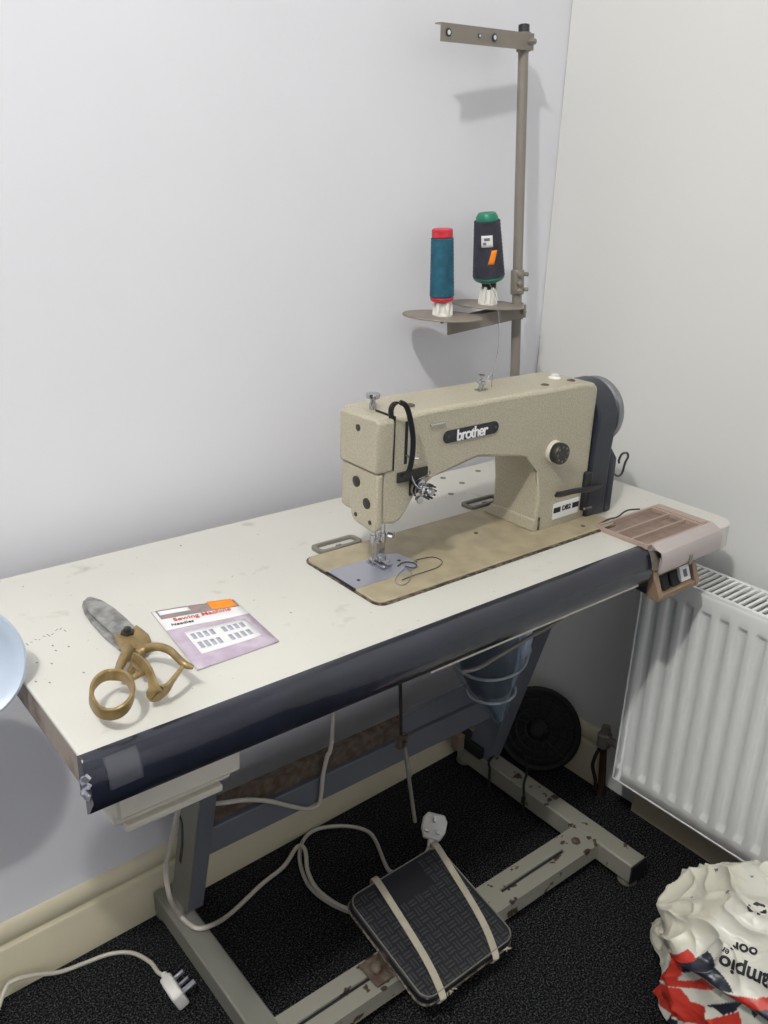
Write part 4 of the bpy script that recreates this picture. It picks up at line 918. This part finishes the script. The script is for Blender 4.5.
def print_on_bag(body, q, xd, size, m='ink_shade', bold=.02):
    """lettering wrapped on to the bag's surface where it stands in the photograph"""
    d = (FWD + RGT*((q[0]-384)/FPX) - UPV*((q[1]-512)/FPX)).normalized()
    loc, nrm, i, dist = bv_.ray_cast(CAMP, d)
    if loc is None: return
    px_ = RGT*xd[0]-UPV*xd[1]; x = (px_-nrm*px_.dot(nrm)).normalized(); y = nrm.cross(x)
    t = text('printed_words', body, m, bagT, loc, x, y, size, depth=.0001, bold=bold)
    me = t.data; bmx = bmesh.new(); bmx.from_mesh(me)
    for _ in range(1): bmesh.ops.subdivide_edges(bmx, edges=bmx.edges, cuts=1)
    for v in bmx.verts:
        w = v.co+world(bagT); l2, n2, _, _ = bv_.find_nearest(w)
        if l2: v.co = l2+n2*(.0016+max(-.0002, min(.0003, (w-loc).dot(nrm))))-world(bagT)
    bmx.to_mesh(me); bmx.free()
print_on_bag('ampio', (745,972), (-1,-.30), .030, bold=.03)
print_on_bag('oor', (745,950), (-1,-.55), .024, bold=.03)
print_on_bag('er', (725,951), (-1,-.7), .014)
def loop_mark(q, r):
    d = (FWD + RGT*((q[0]-384)/FPX) - UPV*((q[1]-512)/FPX)).normalized(); loc, nrm, i, dist = bv_.ray_cast(CAMP, d)
    if loc is None: return
    px_ = RGT; x = (px_-nrm*px_.dot(nrm)).normalized(); y = nrm.cross(x); bm = NB()
    for k in range(3):
        a0 = 2*PI*k/3+.3; pts = []
        for j in range(7):
            a = a0+1.5*j/6; w = loc+x*r*math.cos(a)+y*r*.62*math.sin(a); l2, n2, _, _ = bv_.find_nearest(w); pts.append(l2+n2*.001)
        tube(bm, pts, [1, 1, 1, 1, 1.9, 1.2, .3], flat=(.0034, .0006, tuple((pts[3]-loc).normalized())))
    obj('recycling_mark', bm, 'ink_shade', bagT)
loop_mark((757,909), .0125)
for q, s in (((717,870),.010),((728,892),.009),((752,877),.007),((692,898),.006)): print_on_bag('w', q, (1,.35), s, 'inkg', bold=.05)

# ------------------------------------------------------------------ light
L = bpy.data.lights.new('ceiling_lamp', 'POINT'); L.energy = 124; L.shadow_soft_size = .042; L.color = (1.0, .985, .955)
lo = bpy.data.objects.new('ceiling_lamp', L); lo.location = (-.80,-1.20,2.70); COL.objects.link(lo)
# window added in the unseen wall behind the viewer, housing a made-up fill light
bm = NB()
wx0, wx1, wz0, wz1 = -1.55, .35, .95, 2.35
box(bm, -2.2, wx0, -3.3, -3.2, 0, 2.9); box(bm, wx1, XR+.1, -3.3, -3.2, 0, 2.9); box(bm, wx0, wx1, -3.3, -3.2, 0, wz0); box(bm, wx0, wx1, -3.3, -3.2, wz1, 2.9)
obj('wall_front', bm, 'wall', kind='structure', smooth=False)
bm = NB()
for a in ((wx0, wx0+.05, wz0, wz1), (wx1-.05, wx1, wz0, wz1), (wx0, wx1, wz0, wz0+.05), (wx0, wx1, wz1-.05, wz1), (-.625, -.575, wz0, wz1)): box(bm, a[0], a[1], -3.27, -3.23, a[2], a[3])
obj('added_window_1', bm, 'white', kind='structure', smooth=False)
A_ = bpy.data.lights.new('added_fill_light', 'AREA'); A_.shape = 'RECTANGLE'; A_.size = 1.8; A_.size_y = 1.3; A_.energy = 12; A_.color = (.93,.96,1.0)
ao = bpy.data.objects.new('added_fill_light', A_); ao.location = (-.6,-3.19,1.65); ao.rotation_euler = (PI/2, 0, 0); COL.objects.link(ao)
w = bpy.data.worlds.new('room_daylight'); bpy.context.scene.world = w; w.use_nodes = True
w.node_tree.nodes['Background'].inputs[0].default_value = (.86,.92,1.0,1); w.node_tree.nodes['Background'].inputs[1].default_value = .16
